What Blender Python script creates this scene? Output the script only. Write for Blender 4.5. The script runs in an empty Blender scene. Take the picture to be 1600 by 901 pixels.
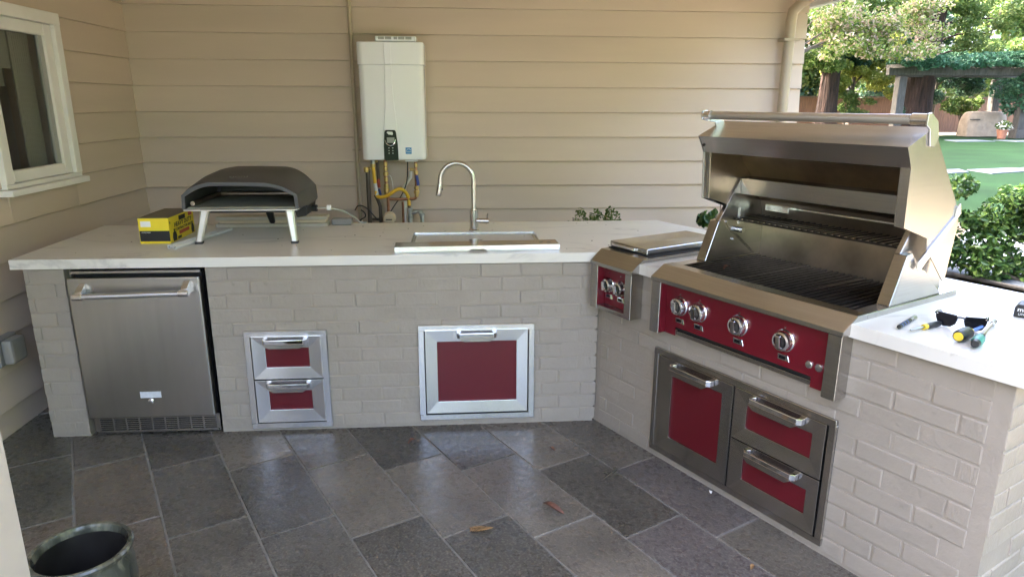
import bpy, bmesh, math, random
import numpy as np
from mathutils import Vector, Matrix

random.seed(7)
rng = np.random.default_rng(7)
SC = bpy.context.scene
COL = SC.collection

# ------------------------------------------------------------------ camera
pi_, ya_, ro_ = math.radians(15.0892), math.radians(4.4276), math.radians(0.2019)
CF = Vector((math.sin(ya_) * math.cos(pi_), math.cos(ya_) * math.cos(pi_), -math.sin(pi_)))
CR = Vector((math.cos(ya_), -math.sin(ya_), 0))
CU = CR.cross(CF)
CR, CU = CR * math.cos(ro_) + CU * math.sin(ro_), CU * math.cos(ro_) - CR * math.sin(ro_)
CL = Vector((1.864, -3.3026, 1.626))
camd = bpy.data.cameras.new("camera")
cam = bpy.data.objects.new("camera", camd)
COL.objects.link(cam)
cam.matrix_world = Matrix(((CR.x, CU.x, -CF.x, CL.x), (CR.y, CU.y, -CF.y, CL.y), (CR.z, CU.z, -CF.z, CL.z), (0, 0, 0, 1)))
camd.sensor_width = 36
camd.lens = 1074.27 / 1600 * 36
camd.clip_start = 0.05
camd.clip_end = 1000
SC.camera = cam

# ------------------------------------------------------------------ sky, sun, exposure
SUN_EL = 47.0
SUN_DIR = Vector((-0.86, 0.46, 0)).normalized()          # horizontal direction towards the sun
world = bpy.data.worlds.new("World")
SC.world = world
world.use_nodes = True
wn = world.node_tree.nodes
sky = wn.new("ShaderNodeTexSky")
sky.sky_type = 'NISHITA'
sky.sun_disc = False
sky.air_density = 0.6
sky.dust_density = 7.0
sky.ozone_density = 0.0
sky.sun_elevation = math.radians(SUN_EL)
sky.sun_rotation = math.atan2(SUN_DIR.x, SUN_DIR.y)
wn["Background"].inputs[1].default_value = 0.15
world.node_tree.links.new(sky.outputs[0], wn["Background"].inputs[0])
sund = bpy.data.lights.new("sun", 'SUN')
sund.energy = 2.0
sund.angle = math.radians(0.5)
sund.color = (1.0, 0.93, 0.83)
sun = bpy.data.objects.new("sun", sund)
COL.objects.link(sun)
sd_ = SUN_DIR * math.cos(math.radians(SUN_EL)) + Vector((0, 0, math.sin(math.radians(SUN_EL))))
sun.rotation_euler = sd_.to_track_quat('Z', 'Y').to_euler()
SC.view_settings.view_transform = 'Standard'
SC.view_settings.look = 'None'
SC.view_settings.gamma = 1
SC.view_settings.exposure = 4.72

# ------------------------------------------------------------------ materials
def _n(nt, t, **kw):
    n = nt.nodes.new(t)
    for k, v in kw.items():
        setattr(n, k, v)
    return n

def mat(name, col, rough=0.5, metal=0.0, var=0.0, vscale=6.0, stretch=(1, 1, 1), bump=0.0, bscale=60.0, objvar=0.0,
        rvar=0.0, spec=0.5, coat=0.0, speck=None, objcol=False, bdist=0.002, detail=4.0):
    m = bpy.data.materials.new(name)
    m.use_nodes = True
    nt = m.node_tree
    b = nt.nodes["Principled BSDF"]
    L = nt.links.new
    b.inputs["Base Color"].default_value = (*col, 1)
    b.inputs["Roughness"].default_value = rough
    b.inputs["Metallic"].default_value = metal
    b.inputs["Specular IOR Level"].default_value = spec
    b.inputs["Coat Weight"].default_value = coat
    b.inputs["Coat Roughness"].default_value = 0.05
    tc = _n(nt, "ShaderNodeTexCoord")
    mp = _n(nt, "ShaderNodeMapping")
    mp.inputs["Scale"].default_value = stretch
    L(tc.outputs["Object"], mp.inputs[0])
    src = mp.outputs[0]
    oi = None
    if objvar or objcol:
        oi = _n(nt, "ShaderNodeObjectInfo")
        add = _n(nt, "ShaderNodeVectorMath", operation='ADD')
        sc = _n(nt, "ShaderNodeVectorMath", operation='SCALE')
        comb = _n(nt, "ShaderNodeCombineXYZ")
        for i in range(3):
            L(oi.outputs["Random"], comb.inputs[i])
        L(comb.outputs[0], sc.inputs[0])
        sc.inputs["Scale"].default_value = 37.0
        L(mp.outputs[0], add.inputs[0])
        L(sc.outputs[0], add.inputs[1])
        src = add.outputs[0]
    color = None
    if objcol:
        color = oi.outputs["Color"]
    if var or objvar or speck:
        if color is None:
            rgb = _n(nt, "ShaderNodeRGB")
            rgb.outputs[0].default_value = (*col, 1)
            color = rgb.outputs[0]
        if var:
            nz = _n(nt, "ShaderNodeTexNoise")
            nz.inputs["Scale"].default_value = vscale
            nz.inputs["Detail"].default_value = detail
            L(src, nz.inputs["Vector"])
            mr = _n(nt, "ShaderNodeMapRange")
            mr.inputs[1].default_value = 0.3
            mr.inputs[2].default_value = 0.7
            mr.inputs[3].default_value = 1 - var
            mr.inputs[4].default_value = 1 + var
            L(nz.outputs[0], mr.inputs[0])
            mx = _n(nt, "ShaderNodeVectorMath", operation='SCALE')
            L(color, mx.inputs[0])
            L(mr.outputs[0], mx.inputs["Scale"])
            color = mx.outputs[0]
        if objvar:
            mr2 = _n(nt, "ShaderNodeMapRange")
            mr2.inputs[3].default_value = 1 - objvar
            mr2.inputs[4].default_value = 1 + objvar
            L(oi.outputs["Random"], mr2.inputs[0])
            mx2 = _n(nt, "ShaderNodeVectorMath", operation='SCALE')
            L(color, mx2.inputs[0])
            L(mr2.outputs[0], mx2.inputs["Scale"])
            color = mx2.outputs[0]
        if speck:
            scol, sscale, lo, hi, amt = speck
            n3 = _n(nt, "ShaderNodeTexNoise")
            n3.inputs["Scale"].default_value = sscale
            n3.inputs["Detail"].default_value = 3
            L(src, n3.inputs["Vector"])
            m3 = _n(nt, "ShaderNodeMapRange")
            m3.inputs[1].default_value = lo
            m3.inputs[2].default_value = hi
            m3.inputs[4].default_value = amt
            L(n3.outputs[0], m3.inputs[0])
            mix = _n(nt, "ShaderNodeMix", data_type='RGBA')
            L(m3.outputs[0], mix.inputs[0])
            L(color, mix.inputs[6])
            mix.inputs[7].default_value = (*scol, 1)
            color = mix.outputs[2]
        L(color, b.inputs["Base Color"])
    elif color is not None:
        L(color, b.inputs["Base Color"])
    if bump or rvar:
        n2 = _n(nt, "ShaderNodeTexNoise")
        n2.inputs["Scale"].default_value = bscale
        n2.inputs["Detail"].default_value = 5
        L(src, n2.inputs["Vector"])
        if bump:
            bp = _n(nt, "ShaderNodeBump")
            bp.inputs["Strength"].default_value = bump
            bp.inputs["Distance"].default_value = bdist
            L(n2.outputs[0], bp.inputs["Height"])
            L(bp.outputs[0], b.inputs["Normal"])
        if rvar:
            mr4 = _n(nt, "ShaderNodeMapRange")
            mr4.inputs[1].default_value = 0.3
            mr4.inputs[2].default_value = 0.7
            mr4.inputs[3].default_value = max(0.02, rough - rvar)
            mr4.inputs[4].default_value = rough + rvar
            L(n2.outputs[0], mr4.inputs[0])
            L(mr4.outputs[0], b.inputs["Roughness"])
    return m

def brushed(m, an=0.75, rot=0.25):
    nt = m.node_tree
    b = nt.nodes["Principled BSDF"]
    t = _n(nt, "ShaderNodeTangent", direction_type='RADIAL', axis='Z')
    nt.links.new(t.outputs[0], b.inputs["Tangent"])
    b.inputs["Anisotropic"].default_value = an
    b.inputs["Anisotropic Rotation"].default_value = rot
    return m

def leafmat(name, cols, transl=0.35, rough=0.5):
    m = bpy.data.materials.new(name)
    m.use_nodes = True
    nt = m.node_tree
    nt.nodes.remove(nt.nodes["Principled BSDF"])
    out = nt.nodes["Material Output"]
    L = nt.links.new
    g = _n(nt, "ShaderNodeNewGeometry")
    r = _n(nt, "ShaderNodeValToRGB")
    e = r.color_ramp.elements
    while len(e) < len(cols):
        e.new(0.5)
    for i, c in enumerate(cols):
        e[i].position = i / max(1, len(cols) - 1)
        e[i].color = (*c, 1)
    L(g.outputs["Random Per Island"], r.inputs[0])
    d = _n(nt, "ShaderNodeBsdfPrincipled")
    d.inputs["Roughness"].default_value = rough
    d.inputs["Specular IOR Level"].default_value = 0.4
    t = _n(nt, "ShaderNodeBsdfTranslucent")
    mx = _n(nt, "ShaderNodeMixShader")
    mx.inputs[0].default_value = transl
    L(r.outputs[0], d.inputs["Base Color"])
    L(r.outputs[0], t.inputs[0])
    L(d.outputs[0], mx.inputs[1])
    L(t.outputs[0], mx.inputs[2])
    L(mx.outputs[0], out.inputs[0])
    return m

M = {}
M['siding'] = mat('siding_paint', (0.58, 0.482, 0.392), 0.6, var=0.05, vscale=3, bump=0.25, bscale=90, objvar=0.02, stretch=(0.25, 0.25, 1.6), bdist=0.001)
M['trimtan'] = mat('tan_pipe_paint', (0.44, 0.37, 0.27), 0.45, var=0.05, vscale=8)
M['white'] = mat('white_paint', (0.80, 0.79, 0.755), 0.45, var=0.03, vscale=7, bump=0.05, bscale=60)
M['brick'] = mat('painted_brick', (0.32, 0.278, 0.228), 0.55, var=0.06, vscale=3.5, bump=0.7, bscale=42, objvar=0.015, bdist=0.004, detail=8, speck=((0.20, 0.175, 0.14), 26, 0.66, 0.80, 0.5))
M['mortar'] = mat('painted_mortar', (0.32, 0.278, 0.228), 0.7, var=0.05, vscale=12, bump=0.6, bscale=80, bdist=0.003)
M['counter'] = None
M['steel'] = mat('brushed_steel', (0.50, 0.485, 0.465), 0.25, 1.0, var=0.06, vscale=4, stretch=(0.7, 0.7, 45))
M['steelv'] = mat('brushed_steel_sheet', (0.50, 0.49, 0.465), 0.25, 1.0, var=0.05, vscale=3, stretch=(8, 8, 0.4))
M['steelbright'] = mat('polished_steel', (0.74, 0.74, 0.74), 0.27, 1.0, var=0.02, vscale=5)
M['steeldark'] = mat('heat_tinted_steel', (0.50, 0.42, 0.32), 0.32, 1.0, var=0.35, vscale=5, detail=8)
M['steelround'] = mat('satin_round_steel', (0.55, 0.53, 0.50), 0.24, 1.0)
M['chrome'] = mat('chrome', (0.82, 0.82, 0.83), 0.07, 1.0)
M['red'] = mat('dark_red_enamel', (0.11, 0.005, 0.011), 0.34, var=0.08, vscale=40, stretch=(30, 30, 1), coat=0.3, bump=0.25, bscale=9, bdist=0.001)
M['redgloss'] = mat('gloss_red_enamel', (0.14, 0.006, 0.014), 0.25, coat=0.4, var=0.03, vscale=5)
M['black'] = mat('black_plastic', (0.016, 0.016, 0.017), 0.4)
M['blackgloss'] = mat('gloss_black', (0.01, 0.01, 0.012), 0.14, spec=0.28)
M['gap'] = mat('gap_shade_black', (0.012, 0.012, 0.012), 0.8)  # near-black colour standing in for shade inside gaps and recesses
M['iron'] = mat('seasoned_iron', (0.05, 0.042, 0.036), 0.36, 0.75, var=0.35, vscale=25)
M['rim'] = mat('oven_rim_grey', (0.085, 0.085, 0.088), 0.4, 0.3)
M['oven'] = mat('powder_coat_charcoal', (0.068, 0.066, 0.065), 0.48, 0.1, bump=0.2, bscale=500, bdist=0.0006, var=0.08, vscale=6)
M['ovenmark'] = mat('embossed_grey', (0.13, 0.125, 0.115), 0.4)
M['stone'] = mat('oven_stone', (0.27, 0.265, 0.20), 0.7, var=0.15, vscale=9)
M['aluminium'] = mat('oven_leg_aluminium', (0.76, 0.76, 0.74), 0.3, 0.9, var=0.04, vscale=8)
M['heater'] = mat('heater_white_enamel', (0.83, 0.85, 0.88), 0.22, coat=0.3, var=0.015, vscale=3)
M['ventgrey'] = mat('vent_grey', (0.30, 0.32, 0.30), 0.6)
M['copper'] = mat('aged_copper', (0.34, 0.17, 0.10), 0.38, 0.9, var=0.3, vscale=22)
M['brass'] = mat('brass', (0.58, 0.43, 0.18), 0.32, 0.95, var=0.2, vscale=30)
M['ironpipe'] = mat('dark_iron_pipe', (0.10, 0.08, 0.065), 0.55, 0.4, var=0.25, vscale=20)
M['galv'] = mat('galvanised_pipe', (0.44, 0.46, 0.46), 0.45, 0.8, var=0.2, vscale=25)
M['yellow'] = mat('yellow_gas_hose', (0.80, 0.50, 0.04), 0.45, var=0.08, vscale=30)
M['ivory'] = mat('ivory_plastic', (0.62, 0.52, 0.36), 0.5, var=0.05, vscale=10)
M['paleboard'] = mat('pale_primed_board', (0.50, 0.46, 0.38), 0.6, var=0.06, vscale=6)
M['pvc'] = mat('white_pvc', (0.74, 0.73, 0.70), 0.4, var=0.03, vscale=15)
M['valvered'] = mat('red_valve_grip', (0.5, 0.08, 0.05), 0.5)
M['valveblue'] = mat('blue_valve_grip', (0.04, 0.07, 0.30), 0.5)
M['boxyellow'] = mat('yellow_carton', (0.86, 0.68, 0.03), 0.5, var=0.03, vscale=12)
M['boxblack'] = mat('black_print', (0.015, 0.015, 0.015), 0.5)
M['boxtop'] = mat('dark_carton_top', (0.115, 0.10, 0.075), 0.5, var=0.12, vscale=9)
M['boxred'] = mat('red_print', (0.55, 0.09, 0.05), 0.5)
M['paper'] = mat('white_label_paper', (0.78, 0.78, 0.77), 0.6)
M['silverlabel'] = mat('silver_label', (0.62, 0.64, 0.66), 0.4, var=0.1, vscale=60)
M['stickerblue'] = mat('blue_sticker', (0.05, 0.27, 0.58), 0.4)
M['glass'] = mat('dark_window_glass', (0.032, 0.032, 0.03), 0.06, var=0.3, vscale=2, spec=0.6)
def pane_mat():
    m = bpy.data.materials.new('window_glass')
    m.use_nodes = True
    nt = m.node_tree
    nt.nodes.remove(nt.nodes["Principled BSDF"])
    tr = _n(nt, "ShaderNodeBsdfTransparent")
    tr.inputs[0].default_value = (0.75, 0.77, 0.75, 1)
    gl = _n(nt, "ShaderNodeBsdfGlossy")
    gl.inputs["Roughness"].default_value = 0.02
    fr_ = _n(nt, "ShaderNodeFresnel")
    fr_.inputs[0].default_value = 1.6
    mx = _n(nt, "ShaderNodeMixShader")
    ge = _n(nt, "ShaderNodeNewGeometry")
    inv = _n(nt, "ShaderNodeMath", operation='SUBTRACT')
    inv.inputs[0].default_value = 1.0
    nt.links.new(ge.outputs["Backfacing"], inv.inputs[1])
    mu = _n(nt, "ShaderNodeMath", operation='MULTIPLY')
    nt.links.new(fr_.outputs[0], mu.inputs[0])
    nt.links.new(inv.outputs[0], mu.inputs[1])
    nt.links.new(mu.outputs[0], mx.inputs[0])
    nt.links.new(tr.outputs[0], mx.inputs[1])
    nt.links.new(gl.outputs[0], mx.inputs[2])
    nt.links.new(mx.outputs[0], nt.nodes["Material Output"].inputs[0])
    return m
M['pane'] = pane_mat()
M['room'] = mat('dim_room_paint', (0.55, 0.55, 0.52), 0.8)
M['reflection_curtain'] = mat('pale_reflection_curtain', (0.5, 0.48, 0.43), 0.8)
M['postcream'] = mat('cream_post_paint', (0.56, 0.50, 0.43), 0.5, var=0.04, vscale=8)
M['jamb'] = mat('grey_window_track', (0.36, 0.365, 0.35), 0.5)
M['paver'] = mat('slate_paver', (0.1, 0.1, 0.1), 0.3, var=0.28, vscale=3.2, bump=0.5, bscale=34, rvar=0.1, objcol=True,
                 speck=((0.34, 0.31, 0.26), 110, 0.48, 0.70, 0.36), bdist=0.005, spec=0.42, detail=14)
M['grout'] = mat('pale_grout', (0.20, 0.185, 0.16), 0.85, var=0.15, vscale=30, bump=0.3, bscale=80)
M['soil'] = mat('bark_mulch', (0.05, 0.035, 0.025), 0.9, var=0.5, vscale=40, bump=1.0, bscale=60, bdist=0.02)
M['lawn'] = mat('lawn_turf', (0.0145, 0.041, 0.0125), 0.95, var=0.22, vscale=0.7, bump=0.1, bscale=60, bdist=0.02, detail=6, spec=0.1)
M['walk'] = mat('pale_stone_path', (0.115, 0.13, 0.15), 0.7, var=0.07, vscale=6, bump=0.2, bscale=40)
M['granite'] = mat('bounce_ground_granite', (0.175, 0.152, 0.122), 0.9, var=0.2, vscale=3, bump=0.3, bscale=40, spec=0.1)
M['slate_far'] = mat('slate_paving_sheet', (0.12, 0.115, 0.11), 0.5, var=0.3, vscale=1.5)
M['gravel'] = mat('pale_gravel', (0.34, 0.28, 0.22), 0.9, var=0.2, vscale=10)
M['fence'] = mat('weathered_redwood', (0.105, 0.06, 0.038), 0.8, var=0.3, vscale=4, stretch=(5, 5, 0.5), bump=0.3, bscale=20)
M['fencecap'] = mat('weathered_cap', (0.075, 0.055, 0.042), 0.8, var=0.2, vscale=5)
M['pergola'] = mat('grey_weathered_timber', (0.062, 0.056, 0.047), 0.8, var=0.35, vscale=5, stretch=(3, 3, 0.6))
M['bark'] = mat('redwood_bark', (0.034, 0.018, 0.012), 0.95, var=0.6, vscale=3, stretch=(3, 3, 0.35), bump=1.0, bscale=4, bdist=0.15)
M['wood'] = mat('grey_brown_bark', (0.10, 0.08, 0.06), 0.9, var=0.3, vscale=9)
M['ceiling'] = mat('cream_painted_ceiling', (0.74, 0.62, 0.47), 0.6, var=0.12, vscale=3, stretch=(8, 0.5, 1))
M['shingle'] = mat('roof_shingle', (0.12, 0.11, 0.10), 0.9, var=0.2, vscale=12)
M['cover'] = mat('tan_grill_cover', (0.33, 0.25, 0.17), 0.7, var=0.15, vscale=5, bump=0.5, bscale=5, bdist=0.08)
M['sinkgrey'] = mat('pale_sink_liner', (0.47, 0.44, 0.40), 0.4, var=0.06, vscale=9)
M['barsteel'] = mat('reflected_siding_steel', (0.42, 0.34, 0.28), 0.2, 1.0)  # brown reflection of the siding put into the steel colour
M['terracotta'] = mat('terracotta', (0.30, 0.13, 0.075), 0.8, var=0.15, vscale=8)
M['glaze'] = mat('mottled_olive_glaze', (0.07, 0.073, 0.055), 0.2, var=0.5, vscale=20, stretch=(1, 1, 0.25), bump=0.8, bscale=24, coat=0.3, speck=((0.24, 0.23, 0.16), 40, 0.52, 0.70, 0.6), bdist=0.005)
M['glazein'] = mat('dark_pot_inside', (0.018, 0.016, 0.014), 0.4, var=0.4, vscale=12)
M['outlet'] = mat('grey_outlet_cover', (0.24, 0.235, 0.22), 0.35, var=0.08, vscale=10)
M['lens'] = mat('smoked_lens', (0.006, 0.006, 0.009), 0.08, spec=0.22)
M['teal'] = mat('teal_grip', (0.05, 0.27, 0.21), 0.4)
M['toolyellow'] = mat('yellow_grip', (0.72, 0.53, 0.04), 0.4)
M['tooltip'] = mat('tool_steel', (0.45, 0.45, 0.46), 0.28, 1.0)
M['toolblue'] = mat('blue_shaft_sleeve', (0.10, 0.20, 0.55), 0.4)
M['battteal'] = mat('battery_teal', (0.02, 0.085, 0.095), 0.45)
M['leafdry'] = mat('dry_leaf', (0.115, 0.045, 0.026), 0.7, var=0.4, vscale=60)
M['leaftan'] = mat('tan_dry_sprig', (0.24, 0.135, 0.055), 0.7, var=0.35, vscale=60)
M['twig'] = mat('dark_twig', (0.07, 0.06, 0.04), 0.8)
M['bloom'] = mat('white_petal', (0.75, 0.74, 0.68), 0.5)
M['tube_clear'] = mat('pale_vinyl_hose', (0.42, 0.42, 0.39), 0.3)
for _k in ('steel', 'steelv', 'steelbright'):
    brushed(M[_k])
M['knurl'] = None
M['L_hedge'] = leafmat('hedge_leaf', [(0.02, 0.05, 0.02), (0.04, 0.095, 0.026), (0.075, 0.15, 0.035), (0.17, 0.26, 0.06)], 0.35, 0.3)
M['L_dark'] = leafmat('dark_green_leaf', [(0.02, 0.05, 0.03), (0.03, 0.085, 0.045), (0.05, 0.12, 0.05)], 0.3)
M['L_mid'] = leafmat('mid_green_leaf', [(0.048, 0.098, 0.025), (0.088, 0.156, 0.034), (0.137, 0.195, 0.048), (0.195, 0.234, 0.068)], 0.4)
M['L_yellow'] = leafmat('yellow_green_leaf', [(0.134, 0.189, 0.034), (0.267, 0.301, 0.055), (0.367, 0.379, 0.089)], 0.45)
M['L_blush'] = leafmat('blush_maple_leaf', [(0.060, 0.120, 0.024), (0.120, 0.192, 0.036), (0.360, 0.240, 0.156), (0.480, 0.408, 0.336), (0.264, 0.324, 0.072), (0.180, 0.240, 0.048), (0.096, 0.168, 0.036)], 0.4)
M['L_ivy'] = leafmat('vine_leaf', [(0.02, 0.07, 0.035), (0.04, 0.12, 0.06), (0.07, 0.17, 0.09)], 0.25)

def build_counter_mat():
    m = mat('white_quartz', (0.70, 0.67, 0.61), 0.3, var=0.02, vscale=3)
    nt = m.node_tree
    L = nt.links.new
    b = nt.nodes["Principled BSDF"]
    old = b.inputs["Base Color"].links[0].from_socket
    tc = _n(nt, "ShaderNodeTexCoord")
    mp = _n(nt, "ShaderNodeMapping")
    mp.inputs["Rotation"].default_value = (0, 0, 0.35)
    mp.inputs["Scale"].default_value = (0.55, 2.2, 1.2)
    L(tc.outputs["Object"], mp.inputs[0])
    n = _n(nt, "ShaderNodeTexNoise")
    n.inputs["Scale"].default_value = 1.6
    n.inputs["Detail"].default_value = 9
    n.inputs["Distortion"].default_value = 0.9
    L(mp.outputs[0], n.inputs["Vector"])
    a = _n(nt, "ShaderNodeMath", operation='SUBTRACT')
    a.inputs[1].default_value = 0.5
    L(n.outputs[0], a.inputs[0])
    ab = _n(nt, "ShaderNodeMath", operation='ABSOLUTE')
    L(a.outputs[0], ab.inputs[0])
    mr = _n(nt, "ShaderNodeMapRange")
    mr.inputs[1].default_value = 0.0
    mr.inputs[2].default_value = 0.018
    mr.inputs[3].default_value = 0.5
    mr.inputs[4].default_value = 0.0
    L(ab.outputs[0], mr.inputs[0])
    n2 = _n(nt, "ShaderNodeTexNoise")
    n2.inputs["Scale"].default_value = 2.3
    L(tc.outputs["Object"], n2.inputs["Vector"])
    mr2 = _n(nt, "ShaderNodeMapRange")
    mr2.inputs[1].default_value = 0.40
    mr2.inputs[2].default_value = 0.60
    L(n2.outputs[0], mr2.inputs[0])
    mu = _n(nt, "ShaderNodeMath", operation='MULTIPLY')
    L(mr.outputs[0], mu.inputs[0])
    L(mr2.outputs[0], mu.inputs[1])
    mix = _n(nt, "ShaderNodeMix", data_type='RGBA')
    L(mu.outputs[0], mix.inputs[0])
    L(old, mix.inputs[6])
    mix.inputs[7].default_value = (0.34, 0.32, 0.30, 1)
    L(mix.outputs[2], b.inputs["Base Color"])
    return m
M['counter'] = build_counter_mat()

def build_knurl():
    m = mat('knurled_steel', (0.62, 0.61, 0.60), 0.32, 1.0)
    nt = m.node_tree
    L = nt.links.new
    b = nt.nodes["Principled BSDF"]
    tc = _n(nt, "ShaderNodeTexCoord")
    outs = []
    for sgn in (1, -1):
        w = _n(nt, "ShaderNodeTexWave")
        w.inputs["Scale"].default_value = 55
        mp = _n(nt, "ShaderNodeMapping")
        mp.inputs["Rotation"].default_value = (0, sgn * 0.8, sgn * 0.5)
        L(tc.outputs["Object"], mp.inputs[0])
        L(mp.outputs[0], w.inputs["Vector"])
        outs.append(w.outputs[1])
    mu = _n(nt, "ShaderNodeMath", operation='ADD')
    L(outs[0], mu.inputs[0])
    L(outs[1], mu.inputs[1])
    bp = _n(nt, "ShaderNodeBump")
    bp.inputs["Strength"].default_value = 0.5
    bp.inputs["Distance"].default_value = 0.002
    L(mu.outputs[0], bp.inputs["Height"])
    L(bp.outputs[0], b.inputs["Normal"])
    return m
M['knurl'] = build_knurl()

# ------------------------------------------------------------------ mesh helpers
class MB:
    def __init__(self):
        self.v, self.f = [], []
    def add(self, vs, fs):
        o = len(self.v)
        self.v += [tuple(p) for p in vs]
        self.f += [tuple(i + o for i in f) for f in fs]
        return self
    def box(self, x0, x1, y0, y1, z0, z1):
        return self.add([(x0, y0, z0), (x1, y0, z0), (x1, y1, z0), (x0, y1, z0), (x0, y0, z1), (x1, y0, z1), (x1, y1, z1), (x0, y1, z1)],
                        [(0, 3, 2, 1), (4, 5, 6, 7), (0, 1, 5, 4), (1, 2, 6, 5), (2, 3, 7, 6), (3, 0, 4, 7)])
    def prism(self, poly, axis, a, b):
        def P(p, t):
            return {'x': (t, p[0], p[1]), 'y': (p[0], t, p[1]), 'z': (p[0], p[1], t)}[axis]
        n = len(poly)
        vs = [P(p, a) for p in poly] + [P(p, b) for p in poly]
        fs = [tuple(range(n))[::-1], tuple(range(n, 2 * n))] + [(i, (i + 1) % n, n + (i + 1) % n, n + i) for i in range(n)]
        return self.add(vs, fs)
    def loft(self, rings, closed=True, caps=True):
        n = len(rings[0])
        vs = [p for r in rings for p in r]
        fs = []
        for k in range(len(rings) - 1):
            for i in range(n if closed else n - 1):
                j = (i + 1) % n
                fs.append((k * n + i, k * n + j, (k + 1) * n + j, (k + 1) * n + i))
        if caps and closed:
            fs.append(tuple(range(n))[::-1])
            fs.append(tuple((len(rings) - 1) * n + i for i in range(n)))
        return self.add(vs, fs)
    def tube(self, path, r, seg=10, smooth=0):
        pts = [Vector(p) for p in path]
        if smooth:
            pts = catmull(pts, smooth)
        n = len(pts)
        rs = r if isinstance(r, (list, tuple)) else [r] * n
        if len(rs) != n:
            rs = [rs[min(len(rs) - 1, int(i * len(rs) / n))] for i in range(n)]
        rings, u = [], None
        for i, p in enumerate(pts):
            t = (pts[min(i + 1, n - 1)] - pts[max(i - 1, 0)])
            if t.length < 1e-9:
                t = Vector((0, 0, 1))
            t.normalize()
            if u is None:
                u = t.orthogonal().normalized()
            else:
                u = (u - t * u.dot(t))
                u = u.normalized() if u.length > 1e-6 else t.orthogonal().normalized()
            w = t.cross(u)
            rings.append([p + (u * math.cos(a) + w * math.sin(a)) * rs[i] for a in [2 * math.pi * k / seg for k in range(seg)]])
        return self.loft(rings)
    def lathe(self, prof, seg=24, M4=None, caps=True):
        rings = []
        for r, z in prof:
            ring = [Vector((max(r, 1e-5) * math.cos(2 * math.pi * k / seg), max(r, 1e-5) * math.sin(2 * math.pi * k / seg), z)) for k in range(seg)]
            rings.append([M4 @ p for p in ring] if M4 else ring)
        return self.loft(rings, caps=caps)
    def build(self, name, m, parent=None, bev=0.0, smooth=False, segs=1, loc=None, rotz=None, kind=None):
        me = bpy.data.meshes.new(name)
        me.from_pydata(self.v, [], self.f)
        bm = bmesh.new()
        bm.from_mesh(me)
        bmesh.ops.remove_doubles(bm, verts=bm.verts, dist=1e-6)
        bmesh.ops.recalc_face_normals(bm, faces=bm.faces)
        if bev:
            es = [e for e in bm.edges if len(e.link_faces) == 2 and e.calc_face_angle(0) > 0.45]
            bmesh.ops.bevel(bm, geom=es, offset=bev, segments=segs, affect='EDGES', profile=0.6, clamp_overlap=True)
        if smooth:
            for f in bm.faces:
                f.smooth = True
            for e in bm.edges:
                if len(e.link_faces) == 2 and e.calc_face_angle(0) > math.radians(38):
                    e.smooth = False
        bm.to_mesh(me)
        bm.free()
        me.materials.append(m)
        return link(name, me, parent, loc, rotz, kind)

def link(name, me, parent=None, loc=None, rotz=None, kind=None):
    o = bpy.data.objects.new(name, me)
    COL.objects.link(o)
    if parent is not None:
        o.parent = parent
    if loc is not None:
        o.location = loc
    if rotz is not None:
        o.rotation_euler = (0, 0, rotz)
    if kind:
        o['kind'] = kind
    return o

def catmull(pts, sub):
    out = []
    n = len(pts)
    for i in range(n - 1):
        p0, p1, p2, p3 = pts[max(i - 1, 0)], pts[i], pts[i + 1], pts[min(i + 2, n - 1)]
        for k in range(sub):
            t = k / sub
            out.append(0.5 * ((2 * p1) + (p2 - p0) * t + (2 * p0 - 5 * p1 + 4 * p2 - p3) * t * t + (3 * p1 - p0 - 3 * p2 + p3) * t ** 3))
    out.append(pts[-1])
    return out

def tag(o, label, cat, group=None):
    o['label'] = label
    o['category'] = cat
    if group:
        o['group'] = group
    return o

def thing(name, label, cat, loc=(0, 0, 0), rotz=0.0, group=None):
    o = bpy.data.objects.new(name, None)
    COL.objects.link(o)
    o.location = loc
    o.rotation_euler = (0, 0, rotz)
    o.empty_display_size = 0.1
    return tag(o, label, cat, group)

def copy_tree(o, parent=None):
    c = o.copy()
    COL.objects.link(c)
    if parent is not None:
        c.parent = parent
    for ch in list(o.children):
        copy_tree(ch, c)
    return c

def text(body, size, m, parent, loc, ax, ay, name='lettering', ext=0.0006, width=None, bold=0.0):
    """flat lettering: ax = reading direction, ay = up direction (local space)"""
    cu = bpy.data.curves.new(name, 'FONT')
    cu.body = body
    cu.size = size
    cu.extrude = ext
    cu.offset = bold
    cu.resolution_u = 2
    t = bpy.data.objects.new(name, cu)
    COL.objects.link(t)
    dg = bpy.context.evaluated_depsgraph_get()
    me = bpy.data.meshes.new_from_object(t.evaluated_get(dg))
    bpy.data.objects.remove(t)
    xs = [v.co.x for v in me.vertices]
    sx = 1.0
    if width and xs:
        sx = width / (max(xs) - min(xs))
    ax, ay = Vector(ax).normalized(), Vector(ay).normalized()
    az = ax.cross(ay)
    for v in me.vertices:
        c = v.co.copy()
        v.co = Vector(loc) + ax * (c.x - min(xs)) * sx + ay * c.y + az * c.z
    me.materials.clear()
    me.materials.append(m)
    return link(name, me, parent)

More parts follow.
